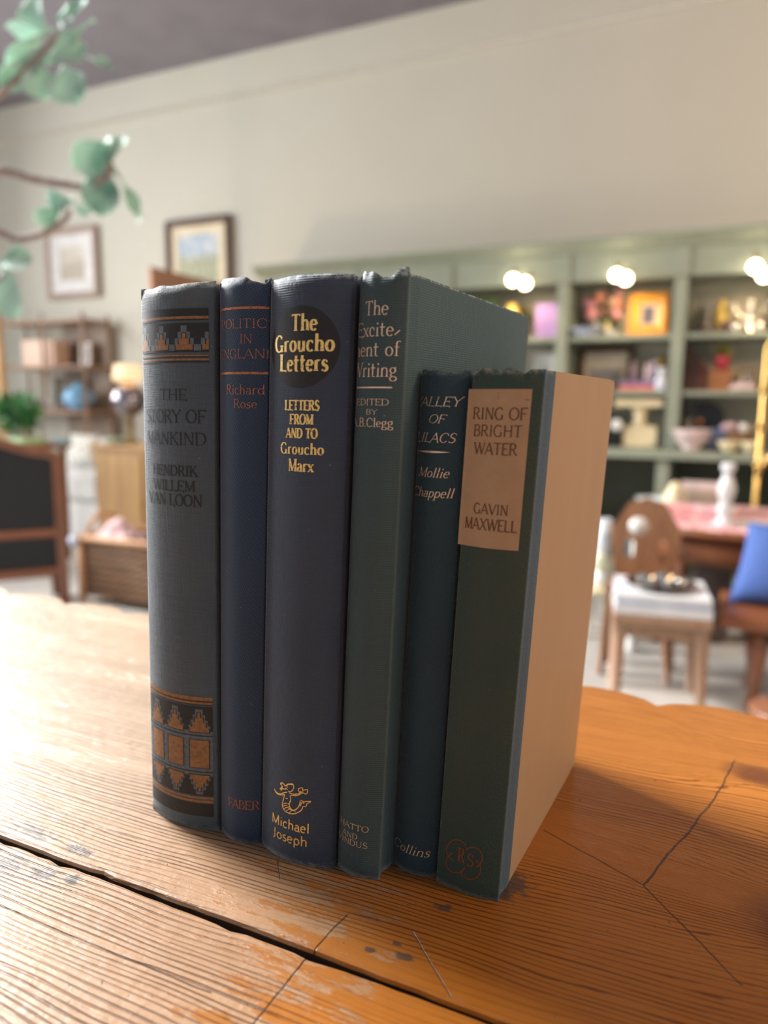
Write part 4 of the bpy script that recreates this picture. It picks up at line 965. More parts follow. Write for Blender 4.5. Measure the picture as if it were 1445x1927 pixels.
# ---- middle bay, counter
t = thing('cream_pedestal_dish', 'cream square dish raised on a block foot, on the counter', 'stand', (X(1210, 4.72), 4.72, S3))
k = mpp(1210, 800, 4.72); cx = X(1212, 4.72)
MB().box(cx-0.10, cx+0.10, 4.66, 4.80, S3, S3+0.125).build('block', cream_c, t, bevel=0.01)
MB().lathe([(0.075, 0), (0.04, 0.02), (0.035, 0.07), (0.06, 0.115)], (cx-0.01, 4.73, S3+0.125), 20).build('stem', cream_c, t)
MB().box(cx-0.15, cx+0.13, 4.65, 4.81, S3+0.24, S3+0.285).build('dish', cream_c, t, bevel=0.008)
t = thing('desk_clock', 'black mantel clock with a pale round dial beside the cream dish', 'clock', (X(1161, 4.66), 4.66, S3))
qx = X(1161, 4.66); MB().box(qx-0.055, qx+0.045, 4.64, 4.72, S3, S3+0.185).build('case', black_l, t, bevel=0.008)
m = MB(); m.lathe([(0.032, 0), (0.036, 0.006), (0.030, 0.010), (0.002, 0.010)], (0, 0, 0), 24); m.V = [(x_+qx+0.018, 4.6395-z_, y_+S3+0.13) for x_, y_, z_ in m.V]; m.build('dial', white_c, t)
vase('pink_pot', 'small pink pot between the clock and the tan book, on the counter shelf', 1146, 842, 815, 4.70, S3, JAR, solid('hot pink glaze', (0.80, 0.20, 0.25), 0.4), 'pot') if False else None

# ---- right bay, top shelf
gp = solid('pale grey book cloth', (0.48, 0.47, 0.45), 0.7); mv = solid('mauve book cloth', (0.44, 0.36, 0.42), 0.7)
small_book('pale_book', 'pale grey book leaning on the right bay\'s top shelf', X(1321, 4.8), X(1327, 4.8), 4.78, 4.93, S1, S1+0.19, gp, lean=0.05)
small_book('mauve_book', 'mauve grey book leaning left of the yellow cone', X(1330, 4.8), X(1336, 4.8), 4.78, 4.93, S1, S1+0.20, mv, lean=0.05)
tag(MB().lathe([(0.035, 0), (0.03, 0.05), (0.042, 0.10), (0.036, 0.15), (0.018, 0.19), (0.006, 0.2)], (X(1350, 4.77), 4.77, S1), 20).build('yellow_cone', mk('yellow glaze', (0.75, 0.55, 0.14), 0.35)), 'yellow cone-shaped ornament on the right bay\'s top shelf', 'ornament')
vase('brown_jar', 'dark brown jar in front of the yellow cone', 1363, 620, 596, 4.655, S1, JAR, mk('treacle glaze', (0.07, 0.025, 0.02), 0.25), 'jar')
vase('dark_jar', 'small dark jar left of the yellow cone', 1322, 620, 598, 4.68, S1, JAR, mk('umber glaze', (0.05, 0.035, 0.03), 0.3), 'jar')
t = thing('candelabrum', 'silver branched candelabrum at the right of the top shelf', 'candelabrum', (X(1403, 4.7), 4.70, S1))
qx = X(1403, 4.7); MB().lathe([(0.05, 0), (0.052, 0.008), (0.014, 0.03), (0.022, 0.05), (0.010, 0.07), (0.012, 0.13), (0.02, 0.15)], (qx, 4.7, S1), 20).build('stem', silver, t)
for sx_ in (-1, 1):
    MB().tube([(qx+sx_*0.09*math.sin(a), 4.70, S1+0.075+0.03*(1-math.cos(a*2))) for a in np.linspace(0, PI/2, 9)], 0.007).build('arm', silver, t)
    MB().lathe([(0.012, 0), (0.026, 0.012), (0.024, 0.03), (0.015, 0.03)], (qx+sx_*0.09, 4.70, S1+0.13), 16).build('cup', silver, t)
MB().lathe([(0.012, 0), (0.026, 0.012), (0.024, 0.03), (0.015, 0.03)], (qx, 4.70, S1+0.148), 16).build('cup', silver, t)
for px, lab in ((1379, 'left'), (1424, 'right')):
    tag(MB().ball((X(px, 4.645), 4.645, S1+0.027), 0.027).build('glass_ball', mk('clear silvered glass', (0.75, 0.73, 0.70), 0.08, 0.9)), 'silvered glass ball at the %s foot of the candelabrum' % lab, 'ball', 'glass balls on the top shelf')
t = thing('carved_bust', 'dark brown carved head at the right picture edge, top shelf', 'sculpture', (X(1449, 4.84), 4.84, S1)); qx = X(1449, 4.84)
MB().box(qx-0.05, qx+0.05, 4.80, 4.90, S1, S1+0.05).build('plinth', black_l, t, bevel=0.005)
MB().lathe([(0.05, 0.05), (0.055, 0.08), (0.025, 0.11), (0.03, 0.13), (0.05, 0.17), (0.048, 0.21), (0.03, 0.24), (0.004, 0.25)], (qx, 4.85, S1)).build('head', dark_w, t)

# ---- right bay, second shelf
cols = [solid('oxblood leather', (0.10, 0.035, 0.028), 0.5, var=0.3), solid('tobacco leather', (0.15, 0.065, 0.035), 0.5, var=0.3), solid('navy leather', (0.03, 0.03, 0.05), 0.5, var=0.3), solid('russet leather', (0.22, 0.07, 0.04), 0.5, var=0.3)]
hs = [0.255, 0.235, 0.20, 0.185, 0.15, 0.13]; xx = X(1290, 4.7)
nm = ['oxblood leather book, tallest and leftmost of the leaning old books', 'tobacco brown book next to the tallest oxblood one', 'navy leather book in the middle of the leaning old books', 'russet leather book right of the navy one', 'short oxblood leather book near the wooden box', 'lowest tobacco brown book against the wooden box']
for k in range(6):
    w = 0.021
    small_book('old_book', nm[k], xx, xx+w, 4.69, 4.83, S2, S2+hs[k], cols[[0, 1, 2, 3, 0, 1][k]], group='old leather books on the second shelf'); xx += w+0.0012
t = thing('wooden_box', 'reddish wooden box under the red flower pot', 'box', (X(1356, 4.74), 4.74, S2)); qx = X(1356, 4.74)
MB().box(qx-0.058, qx+0.058, 4.68, 4.80, S2, S2+0.10).build('body', mid_wx, t, bevel=0.003); MB().box(qx-0.062, qx+0.062, 4.676, 4.804, S2+0.1005, S2+0.118).build('lid', mid_wx, t, bevel=0.003)
t = thing('red_flower_pot', 'red pot with yellow-green sprig standing on the wooden box', 'plant', (qx, 4.74, S2+0.1182))
MB().lathe([(0.03, 0), (0.04, 0.05), (0.046, 0.08), (0.04, 0.078)], (qx+0.005, 4.74, S2+0.1182)).build('pot', mk('crimson glaze', (0.48, 0.04, 0.07), 0.3), t)
leaf_ball((qx+0.005, 4.74, S2+0.222), 0.036, 120, 8, 0.03).build('foliage', solid('yellow green leaves', (0.32, 0.30, 0.05), 0.5, var=0.4), t)
picture('small_framed_photo', 'small pale frame at the right of the second shelf, behind shells', X(1390, 4.84), X(1426, 4.84), S2+0.001, S2+0.125, 4.84, mk('honey gilt', (0.52, 0.36, 0.16), 0.4, 0.3), 0.016, white_c, solid('grey photo', (0.32, 0.33, 0.34), var=0.4), 0.014, tilt=-0.12, cat='frame')
for k, (px, sz) in enumerate(((1384, 0.026), (1398, 0.032), (1414, 0.028))):
    m = MB(); sx0_ = X(px, 4.69)
    m.lathe([(0.004, 0), (sz*0.9, sz*0.25), (sz, sz*0.6), (sz*0.7, sz*1.0), (sz*0.75, sz*1.1), (sz*0.4, sz*1.4), (sz*0.42, sz*1.5), (sz*0.12, sz*1.9)], (sx0_, 4.69, S2), 18)
    tag(m.build('sea_shell', pink_c), ['pale pink shell, left of three before the small frame', 'largest pink shell in front of the small frame', 'pale pink shell, right of three before the small frame'][k], 'shell', 'shells on the second shelf')

# ---- right bay, counter
t = thing('round_tray', 'large black round tray standing upright behind the pinkish bowl', 'tray', (X(1326, 4.80), 4.80, S3))
m = MB(); m.lathe([(0.002, 0), (0.11, 0.004), (0.13, 0.012), (0.137, 0.02), (0.13, 0.02), (0.11, 0.012), (0.002, 0.008)], (0, 0, 0), 36)
m.V = [(x_*0.84+X(1334, 4.80), 4.80-z_+(y_)*0.15, y_*0.99+S3+0.139) for x_, y_, z_ in m.V]; m.build('tray_disc', black_l, t)
m = MB().ball((X(1322, 4.80), 4.763, S3+0.155), 0.02, 0.004, 0.02); m.build('copper_highlight', mk('copper', (0.5, 0.2, 0.1), 0.25, 1.0), t)  # highlight on the black tray, modelled as a small copper disc
t = thing('footed_bowl', 'pinkish white china bowl in front of the black tray', 'bowl', (X(1310, 4.49), 4.49, S3))
MB().lathe([(0.05, 0), (0.055, 0.01), (0.045, 0.02), (0.085, 0.05), (0.102, 0.10), (0.106, 0.118), (0.10, 0.116), (0.08, 0.06), (0.01, 0.035)], (X(1310, 4.49), 4.49, S3)).build('body', mk('pink china', (0.62, 0.50, 0.50), 0.25, var=0.25, sc=30), t)
m = MB(); m.lathe([(0.002, 0), (0.05, 0.003), (0.062, 0.01), (0.058, 0.01), (0.002, 0.006)], (0, 0, 0), 28); m.V = [(x_+X(1356, 4.585), 4.585-z_+y_*0.25, y_+S3+0.064) for x_, y_, z_ in m.V]
tag(m.build('blue_plate', mk('slate blue glaze', (0.10, 0.14, 0.26), 0.25)), 'slate blue plate leaning right of the pinkish bowl', 'plate')
tag(MB().lathe([(0.03, 0), (0.042, 0.10), (0.04, 0.2), (0.03, 0.235), (0.036, 0.26), (0.03, 0.258)], (X(1309, 4.91), 4.91, S3)).build('white_jug', white_c), 'white jug half hidden behind the black tray', 'jug')
wick = NT('brown wicker'); v = wick.coord('Object'); o = wick.xyz(v)
ang = wick.mul(wick.add(o[0], o[1]), 95.0); sgn = wick.math('SINE', ang); row = wick.math('SINE', wick.mul(o[2], 210.0))
kk = wick.add(wick.mul(wick.smooth(wick.mul(sgn, row), -0.5, 0.7), 0.5), wick.mul(wick.mul(wick.smooth(wick.math('SINE', wick.mul(o[2], 165.0)), -0.4, 0.6), 0.5), wick.smooth(wick.noise(wick.scl(v, (9, 9, 60)), 1.0, 2), 0.3, 0.6)))
wick.set(wick.mix(kk, (0.05, 0.02, 0.01), (0.42, 0.24, 0.13)), 0.6); wick.bump(kk, 0.004); wick = wick.m
t = thing('wicker_bowl', 'brown wicker basket holding pale cloth, on the counter at right', 'basket', (X(1394, 4.66), 4.66, S3)); qx = X(1394, 4.66)
MB().lathe([(0.07, 0), (0.09, 0.05), (0.098, 0.105), (0.09, 0.103), (0.07, 0.02), (0.01, 0.01)], (qx, 4.66, S3)).build('basket', wick, t)
m = MB(); m.ball((qx-0.035, 4.66, S3+0.13), 0.05, 0.05, 0.03); tag(m.build('pink_cloth', solid('dusky pink linen', (0.50, 0.34, 0.38), 0.8, var=0.3, sc=60)), 'folded dusky pink cloth lying in the wicker basket', 'cloth')
tag(MB().ball((qx+0.035, 4.66, S3+0.125), 0.032).build('white_ball', white_c), 'white ball lying in the wicker basket on the counter', 'ball')
for px, Y_, lab in ((1371, 4.46, 'cream gilt-edged bowl on the counter front, left of two'), (1412, 4.46, 'cream bowl on the counter front, right of two')):
    tag(MB().lathe([(0.025, 0), (0.03, 0.006), (0.055, 0.04), (0.06, 0.06), (0.054, 0.058), (0.03, 0.02), (0.004, 0.012)], (X(px, Y_, 840), Y_, S3)).build('cream_bowl', cream_c), lab, 'bowl', 'cream bowls on the counter')
# below the counter
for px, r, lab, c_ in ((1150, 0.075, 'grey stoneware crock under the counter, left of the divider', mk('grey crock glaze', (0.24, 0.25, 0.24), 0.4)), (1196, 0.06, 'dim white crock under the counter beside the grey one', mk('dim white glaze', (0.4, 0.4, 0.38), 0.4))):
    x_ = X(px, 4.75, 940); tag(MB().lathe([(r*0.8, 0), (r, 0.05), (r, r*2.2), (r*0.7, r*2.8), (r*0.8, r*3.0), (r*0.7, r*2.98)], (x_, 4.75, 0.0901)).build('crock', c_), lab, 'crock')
# ------------------------------------------------------------------ things on the floor, right of the books
# round table with pink runner
YR = 3.75
zt = Z(1330, 972, YR); rx = X(1385, YR, 972)
t = thing('round_side_table', 'round red-brown wooden table set with pink cloth and a candlestick', 'table', (rx, YR, 0.0))
R0 = 0.50
MB().lathe([(R0-0.02, zt-0.03), (R0, zt-0.02), (R0, zt-0.008), (R0-0.01, zt), (0.001, zt)], (rx, YR, 0), 56).build('tabletop', redw, t)
MB().lathe([(R0-0.06, zt-0.15), (R0-0.055, zt-0.15), (R0-0.055, zt-0.0301), (R0-0.07, zt-0.0301)], (rx, YR, 0), 56).build('apron', redw, t)
for a in (0.9, 2.2, 3.9, 5.5):
    MB().lathe([(0.02, 0), (0.028, 0.05), (0.022, 0.1), (0.035, zt*0.6), (0.03, zt-0.0302)], (rx+math.cos(a)*(R0-0.10), YR+math.sin(a)*(R0-0.10), 0), 16).build('leg', redwz, t)
# scalloped pink cloth
pinkm = NT('pink block print cloth'); v = pinkm.coord('Object'); n = pinkm.noise(v, 38, 4, 0.6)
pinkm.set(pinkm.mix(pinkm.smooth(n, 0.45, 0.6), (0.72, 0.28, 0.30), (0.80, 0.66, 0.64)), 0.8); pinkm = pinkm.m
m = MB(); V = []; F = []; ns = 96; rings = [(0.0, 0.006), (0.25, 0.007), (0.38, 0.008), (0.43, 0.006), (0.44, 0.0015), (0.43, 0.001), (0.0, 0.001)]
for r, z in rings:
    for k in range(ns): a = 2*PI*k/ns; rr = r*(1+0.035*abs(math.sin(a*10))) + 1e-4; V.append((rx+rr*math.cos(a), YR+rr*math.sin(a), zt+0.0002+z))
for i in range(len(rings)-1):
    for k in range(ns): F.append((i*ns+k, i*ns+(k+1) % ns, (i+1)*ns+(k+1) % ns, (i+1)*ns+k))
tag(m.add(V, F, 0, True).build('table_cloth', pinkm), 'pink and white scalloped cloth spread on the round table', 'cloth')
# low stack of folded pink napkins on the cloth, books, jar, candlestick, white dish
zc = zt+0.0085
fx = X(1310, 3.55, 940)
for k in range(3):
    tag(MB().box(fx-0.20+0.01*k, fx+0.17, 3.50, 3.64, zc+0.022*k, zc+0.022*k+0.0215).build('folded_cloth', [pinkm, solid('rose linen', (0.70, 0.36, 0.36), 0.8, var=0.2, sc=40), pinkm][k], bevel=0.008), ['folded pink print cloth at the bottom of the pile on the round table', 'plain rose folded cloth in the middle of the pile', 'folded pink print cloth on top of the pile'][k], 'cloth', 'folded cloths on the round table')
zb_ = zc
qx = X(1318, 3.80, 910)
for k, (c_, lab) in enumerate(((solid('grey book cloth', (0.30, 0.29, 0.28), 0.7), 'grey book at the bottom of the pile behind the pink cloths'), (solid('taupe book cloth', (0.36, 0.30, 0.23), 0.7), 'taupe book in the middle of the pile behind the pink cloths'), (solid('pale pink book cloth', (0.62, 0.50, 0.48), 0.7), 'pale pink book on top of the pile behind the pink cloths'))):
    h_ = [0.062, 0.05, 0.03][k]; small_book('stacked_book', lab, qx-0.10+0.006*k, qx+0.10-0.004*k, 3.74, 3.90, zb_, zb_+h_, c_, lie=True, group='books piled on the round table'); zb_ += h_+0.0004
jx = X(1272, 3.72, 920)
tag(MB().lathe([(0.03, 0), (0.04, 0.006), (0.055, 0.06), (0.05, 0.10), (0.03, 0.125), (0.03, 0.135), (0.022, 0.15), (0.004, 0.16)], (jx, 3.66, zc)).build('ginger_jar', cream_c), 'cream lidded jar left of the book pile on the round table', 'jar')
cx_ = X(1366, 3.42, 940)
tag(MB().lathe([(0.045, 0), (0.05, 0.012), (0.022, 0.03), (0.032, 0.05), (0.036, 0.075), (0.022, 0.10), (0.03, 0.125), (0.038, 0.16), (0.026, 0.20), (0.015, 0.225), (0.028, 0.24), (0.03, 0.265), (0.02, 0.27), (0.015, 0.255)], (cx_, 3.45, zc)).build('candlestick', mk('white painted wood', (0.66, 0.68, 0.70), 0.3)), 'white turned candlestick standing on the round table', 'candlestick')
dx_ = X(1240, 3.72, 922)
tag(MB().lathe([(0.03, 0), (0.05, 0.01), (0.085, 0.05), (0.09, 0.056), (0.083, 0.052), (0.04, 0.015), (0.004, 0.012)], (dx_-0.03, 3.83, zc)).build('white_dish', mk('icy dish glaze', (0.62, 0.72, 0.74), 0.25)), 'white dish with a blue tint at the left edge of the round table', 'dish')
tag(MB().lathe([(0.03, 0), (0.10, 0.004), (0.12, 0.012), (0.115, 0.012), (0.09, 0.007), (0.004, 0.006)], (X(1437, 3.45, 985), 3.46, zc)).build('white_plate', white_c), 'white plate on the round table at the right picture edge', 'plate')
# woven drum under the table
wx = X(1336, 3.60, 1120)
tag(MB().lathe([(0.075, 0), (0.085, 0.02), (0.09, zt-0.2), (0.085, zt-0.165), (0.07, zt-0.17), (0.07, 0.02)], (wx, 3.62, 0.0), 28).build('woven_drum', mk('dark grey weave', (0.11, 0.085, 0.075), 0.8, var=0.5, sc=150, bump=0.004)), 'dark woven drum basket standing under the round table', 'basket')
# brass floor lamp
gx = X(1424, 4.15, 900); gy = 4.15
t = thing('brass_floor_lamp', 'thin brass floor lamp with beads and curled arm at the right edge', 'lamp', (gx, gy, 0))
MB().lathe([(0.13, 0), (0.135, 0.012), (0.03, 0.03), (0.012, 0.05)], (gx, gy, 0)).build('base', brass, t)
MB().tube([(gx, gy, 0.04), (gx, gy, 1.35), (gx+0.045, gy, 1.46), (gx+0.045, gy, Z(1430, 600, gy))], 0.013, 12).build('pole', brass, t)
for py in (735, 803, 876): MB().ball((gx, gy, Z(1424, py, gy)), 0.026, 0.026, 0.022).build('bead', brass, t)
MB().tube([(gx, gy, 0.70)] + [(gx+0.16*(1-math.cos(a)), gy-0.05*math.sin(a), 0.70+0.16*math.sin(a)) for a in np.linspace(0.2, 2.2, 12)], 0.013, 10).build('arm', brass, t)
zs1, zs2 = Z(1430, 612, gy), Z(1430, 548, gy); MB().lathe([(0.04, 0), (0.075, 0.0), (0.05, zs2-zs1), (0.02, zs2-zs1)], (gx+0.045, gy, zs1), 28).build('shade', mk('dark brown shade', (0.12, 0.08, 0.05), 0.6), t)

# low bench with the blue cushion
YB2 = 2.72
zs = Z(1400, 1160, YB2); bx = X(1352, YB2, 1165)
t = thing('low_bench', 'low red-brown wooden bench at the right edge under the blue cushion', 'bench', (bx+0.35, YB2+0.18, 0))
MB().box(bx, bx+0.75, YB2, YB2+0.38, zs-0.055, zs).build('seat', redw, t, bevel=0.012)
MB().box(bx+0.08, bx+0.67, YB2+0.06, YB2+0.32, zs-0.11, zs-0.0555).build('apron', dark_w, t)
for q in ((0.13, 0.07), (0.62, 0.07), (0.13, 0.31), (0.62, 0.31)):
    MB().lathe([(0.018, 0), (0.03, 0.03), (0.02, 0.08), (0.035, zs*0.6), (0.03, zs-0.0556)], (bx+q[0], YB2+q[1], 0), 16).build('leg', redwz, t)
V, F = pillow(0.34, 0.30, 0.13)
m = MB().add(V, F, 0, True)
ca = math.radians(14); m.V = [(x_*0.97+z_*0.17, y_*math.cos(ca)+z_*math.sin(ca), z_*math.cos(ca)-y_*math.sin(ca)) for x_, y_, z_ in m.V]
z_lo = min(p[2] for p in m.V); m.V = [(x_+bx+0.215, y_+YB2+0.20, z_-z_lo+zs+0.001) for x_, y_, z_ in m.V]
tag(m.build('blue_cushion', mk('royal blue linen', (0.055, 0.115, 0.36), 0.8, var=0.15, sc=120, bump=0.0008)), 'blue linen cushion leaning on the low bench at right', 'cushion')
# mahogany post at the right picture edge, close to the big table
lx = X(1446, 2.15, 1290)
t = thing('plant_stand', 'dark red turned wooden stand at the right picture edge', 'stand', (lx, 2.15, 0))
MB().lathe([(0.02, 0), (0.035, 0.02), (0.026, 0.08), (0.034, 0.16), (0.022, 0.22), (0.02, 0.24)], (lx, 2.15, 0.0), 16).build('post', redwz, t)
MB().lathe([(0.02, 0.24), (0.09, 0.25), (0.095, 0.26), (0.09, 0.27), (0.001, 0.27)], (lx+0.05, 2.15, 0.0), 24).build('disc', redwz, t)

# carved hall chair
YC = 3.12
kx = mpp(1215, 1010, YC); cxm = X(1215, YC, 1010); ztop = Z(1215, 935, YC); zseat = Z(1215, 1098, YC-0.12)
t = thing('carved_chair', 'small brown carved chair with round hole in its arched back, behind the stool', 'chair', (cxm, YC, 0))
hw = 62*kx; N = 40
def chair_back():
    """arched panel with a round hole and two slots: built as strips between outlines"""
    out = []
    for i in range(N+1):
        u = -1+2*i/N; zc_ = ztop - (ztop-zseat)*0.42*(abs(u)**2.6) - 0.012*abs(math.sin(u*PI*2))
        out.append((u*hw, zc_))
    m = MB(); hz = Z(1205, 990, YC); hr = 0.040; hx = X(1202, YC, 990)-cxm
    y0, y1 = YC-0.012, YC+0.012
    nx, nz = 44, 44; zb = zseat-0.02
    inside = lambda x, z: (x-hx)**2+(z-hz)**2 < hr**2 or any(abs((x-sx_*hw)/0.022)**2+abs((z-(zseat+0.115))/0.045)**2 < 1 for sx_ in (-0.46, 0.50))
    def topz(x): return np.interp(x, [p[0] for p in out], [p[1] for p in out])
    cells = set()
    for i in range(nx):
        for j in range(nz):
            x = -hw+2*hw*(i+0.5)/nx; zt_ = topz(x); z = zb+(zt_-zb)*(j+0.5)/nz
            wz = hw*(0.80+0.20*min(1, (z-zb)/(ztop-zb)*1.8))
            if not inside(x, z) and abs(x) < wz: cells.add((i, j))
    def P(i, j, y): x = -hw+2*hw*i/nx; return (cxm+x, y, zb+(topz(x)-zb)*j/nz)
    for (i, j) in cells:
        m.add([P(i, j, y0), P(i+1, j, y0), P(i+1, j+1, y0), P(i, j+1, y0)], [(0, 1, 2, 3)]); m.add([P(i, j, y1), P(i+1, j, y1), P(i+1, j+1, y1), P(i, j+1, y1)], [(3, 2, 1, 0)])
        for (a, b_, e) in (((i-1, j), (i, j), (i, j+1)), ((i+1, j), (i+1, j+1), (i+1, j)), ((i, j-1), (i+1, j), (i, j)), ((i, j+1), (i, j+1), (i+1, j+1))):
            if a not in cells: m.add([P(*b_, y0), P(*e, y0), P(*e, y1), P(*b_, y1)], [(0, 1, 2, 3)])
    return m
chair_back().build('backrest', mid_w, t)
MB().box(cxm-hw*0.92, cxm+hw*0.92, YC-0.205, YC-0.013, zseat-0.03, zseat).build('seat', mid_w, t, bevel=0.006)
for sx_ in (-1, 1):
    for yy in (-0.175, -0.03):
        MB().tube([(cxm+sx_*hw*0.75, YC+yy, zseat-0.0301), (cxm+sx_*hw*0.95, YC+yy*1.1, 0.0)], [0.02, 0.014], 10).build('leg', mid_w, t)
tag(MB().ball((X(1200, 3.27, 992), 3.27, Z(1200, 992, 3.27)), 0.058, mi=0).lathe([(0.05, 0), (0.03, 0.02), (0.02, 0.1), (0.02, Z(1200, 992, 3.27)-0.05)], (X(1200, 3.27, 992), 3.27, 0.0), 16).build('globe_lamp', white_c), 'white globe on a post seen through the carved chair\'s round hole', 'lamp')

# stool with pale books and a tray of glasses
YT = 2.52
st_c = onz(1228, 1318, 0.0); sx_c, sy_c = float(st_c[0]), float(st_c[1])
zst = Z(1240, 1158, sy_c-0.13); rot = math.radians(9)
t = thing('low_stool', 'low pale wooden stool carrying white books and a silver tray', 'stool', (sx_c, sy_c, 0), rot)
hw_, hd = 0.162, 0.15
MB().box(-hw_, hw_, -hd, hd, zst-0.038, zst).build('seat', pale_w, t, local=True, bevel=0.008)
ap = MB(); ap.box(-hw_+0.03, hw_-0.03, -hd+0.025, -hd+0.04, zst-0.085, zst-0.0381).box(-hw_+0.03, hw_-0.03, hd-0.04, hd-0.025, zst-0.085, zst-0.0381).box(-hw_+0.025, -hw_+0.04, -hd+0.04, hd-0.04, zst-0.085, zst-0.0381).box(hw_-0.04, hw_-0.025, -hd+0.04, hd-0.04, zst-0.085, zst-0.0381)
ap.build('apron', pale_w, t, local=True)
for ax in (-1, 1):
    for ay in (-1, 1):
        MB().tube([(ax*(hw_-0.03), ay*(hd-0.03), zst-0.0382), (ax*(hw_-0.028), ay*(hd-0.028), zst-0.10), (ax*(hw_-0.02), ay*(hd-0.02), 0.0)], [0.026, 0.023, 0.016], 12).build('leg', pale_w, t, local=True)
w1 = solid('white book boards', (0.70, 0.72, 0.76), 0.5, var=0.05); w2 = solid('pale blue book boards', (0.46, 0.54, 0.70), 0.5, var=0.1)
def lying(lab, c_, z0, h, k, ins):
    small_book('large_book', lab, sx_c-hw_+ins, sx_c+hw_-ins, sy_c-hd+ins, sy_c+hd-ins, z0, z0+h, c_, lie=True, rot=rot+k, group='books on the low stool'); return z0+h+0.0004
z1_ = lying('large white book lying on the low stool, lowest of three', w1, zst+0.0003, 0.030, 0.0, 0.004)
z1_ = lying('pale blue book between two white ones on the low stool', w2, z1_, 0.016, 0.02, 0.007)
z1_ = lying('white book on top of the pile, under the silver tray', w1, z1_, 0.022, -0.02, 0.006)
tx_, ty_ = sx_c-0.0, sy_c+0.0
t = thing('silver_tray', 'round tarnished silver tray of glasses on the low stool', 'tray', (tx_, ty_, z1_))
MB().lathe([(0.07, 0), (0.105, 0.004), (0.118, 0.016), (0.122, 0.018), (0.116, 0.02), (0.10, 0.009), (0.002, 0.007)], (tx_, ty_, z1_), 40).build('dish', mk('dark silver', (0.25, 0.22, 0.20), 0.18, 1.0), t)
flame = emit('candle glow', (1.0, 0.55, 0.22), 9.0)
for k, (dx, dy, lit) in enumerate(((-0.06, -0.02, 0), (-0.025, -0.045, 1), (0.03, -0.05, 1), (0.035, -0.005, 1), (0.07, -0.025, 2), (0.0, 0.03, 0))):
    c = (tx_+dx, ty_+dy, z1_+0.0092)
    lab = ['glass votive at the left of the silver tray', 'lit votive glass left of centre at the tray front', 'lit votive glass right of centre at the tray front', 'lit votive glass in the middle of the tray', 'bright silvered glass at the tray\'s right', 'clear glass at the back of the tray'][k]
    t = thing('votive_glass', lab, 'glass', c, group='votive glasses on the silver tray')
    MB().lathe([(0.014, 0), (0.019, 0.004), (0.021, 0.034), (0.0195, 0.034), (0.017, 0.006), (0.001, 0.005)], c, 20).build('cup', silver if lit == 2 else glassm, t)
    if lit == 1:
        MB().lathe([(0.012, 0), (0.012, 0.012), (0.001, 0.013)], (c[0], c[1], c[2]+0.0065), 16).build('candle', cream_c, t)
        MB().lathe([(0.001, 0), (0.004, 0.005), (0.0035, 0.010), (0.0004, 0.018)], (c[0], c[1], c[2]+0.0198), 10).build('flame', flame, t)

# cream plant table and stacked white ceramics by the tan book
px0 = X(1126, 3.42, 1120); zv = Z(1128, 1100, 3.42)
t = thing('cream_stand', 'narrow cream-painted stand with slim legs behind the tan book', 'stand', (px0, 3.42, 0))
MB().lathe([(0.10, zv-0.03), (0.115, zv-0.02), (0.115, zv-0.005), (0.11, zv), (0.001, zv)], (px0, 3.42, 0), 28).build('top', cream_c, t)
for a in (0.6, 2.2, 3.7, 5.3): MB().tube([(px0+0.08*math.cos(a), 3.42+0.08*math.sin(a), zv-0.0301), (px0+0.10*math.cos(a), 3.42+0.10*math.sin(a), 0)], [0.017, 0.012], 10).build('leg', mk('cream paint', (0.60, 0.54, 0.42), 0.5), t)
zz = zv+0.0003
for k, (r, h_, c_, lab) in enumerate(((0.040, 0.075, white_c, 'white ceramic jar at the bottom of the pile on the cream stand'), (0.048, 0.085, mk('celadon cream', (0.62, 0.62, 0.46), 0.3), 'cream-green ceramic jar in the middle of the pile'), (0.034, 0.15, mk('bluish white glaze', (0.66, 0.70, 0.76), 0.25), 'tall bluish white cup on top of the pile'))):
    tag(MB().lathe([(r*0.7, 0), (r, h_*0.2), (r*1.05, h_*0.6), (r*0.75, h_*0.97), (r*0.70, h_)] if k < 2 else [(r*0.7, 0), (r, h_*0.1), (r, h_), (r*0.92, h_), (r*0.9, h_*0.2), (0.002, h_*0.15)], (px0+0.012, 3.40, zz), 20).build('ceramic_jar', c_), lab, 'jar', 'stacked ceramics on the cream stand'); zz += h_+0.0003

# ------------------------------------------------------------------ left of the books
# framed pictures on the wall
ax0, ax1, az0, az1 = ext(88, 184, 428, 562, 4.97)
picture('wall_picture', 'pale wood framed print with wide white mount, left one on the wall', ax0, ax1, az0, az1, 4.979, wood('greyed wood frame', (0.30, 0.22, 0.18), (0.40, 0.30, 0.25), 0.5, 'x'), 0.055, solid('white mount board', (0.66, 0.66, 0.66)), art_mat('sepia print', (0.50, 0.46, 0.40), (0.36, 0.32, 0.27), (0.45, 0.40, 0.32), az1-az0), 0.11)
ax0, ax1, az0, az1 = ext(314, 435, 410, 560, 4.97)
picture('wall_picture', 'dark framed landscape watercolour on the wall above the books', ax0, ax1, az0, az1, 4.979, dark_w, 0.055, solid('cream mount board', (0.66, 0.58, 0.42)), art_mat('green landscape', (0.30, 0.40, 0.52), (0.16, 0.20, 0.10), (0.42, 0.42, 0.30), az1-az0), 0.075)
# tall wooden screen panel behind the leftmost books
spx, spy = X(279, 3.98, 520)+0.03, 3.98; sz_ = Z(279, 502, 3.98)
t = thing('wooden_screen', 'tall reddish wooden panel showing above the two leftmost books', 'screen', (spx, spy+0.4, 0))
MB().box(spx-0.03, spx, spy, spy+0.95, 0.04, sz_).build('panel', wood('pinkish stained wood', (0.36, 0.17, 0.10), (0.52, 0.28, 0.17), 0.45, 'z'), t, bevel=0.006)
for yy in (0.03, 0.87): MB().box(spx-0.10, spx+0.07, spy+yy, spy+yy+0.05, 0.0, 0.0395).build('foot', mid_w, t)

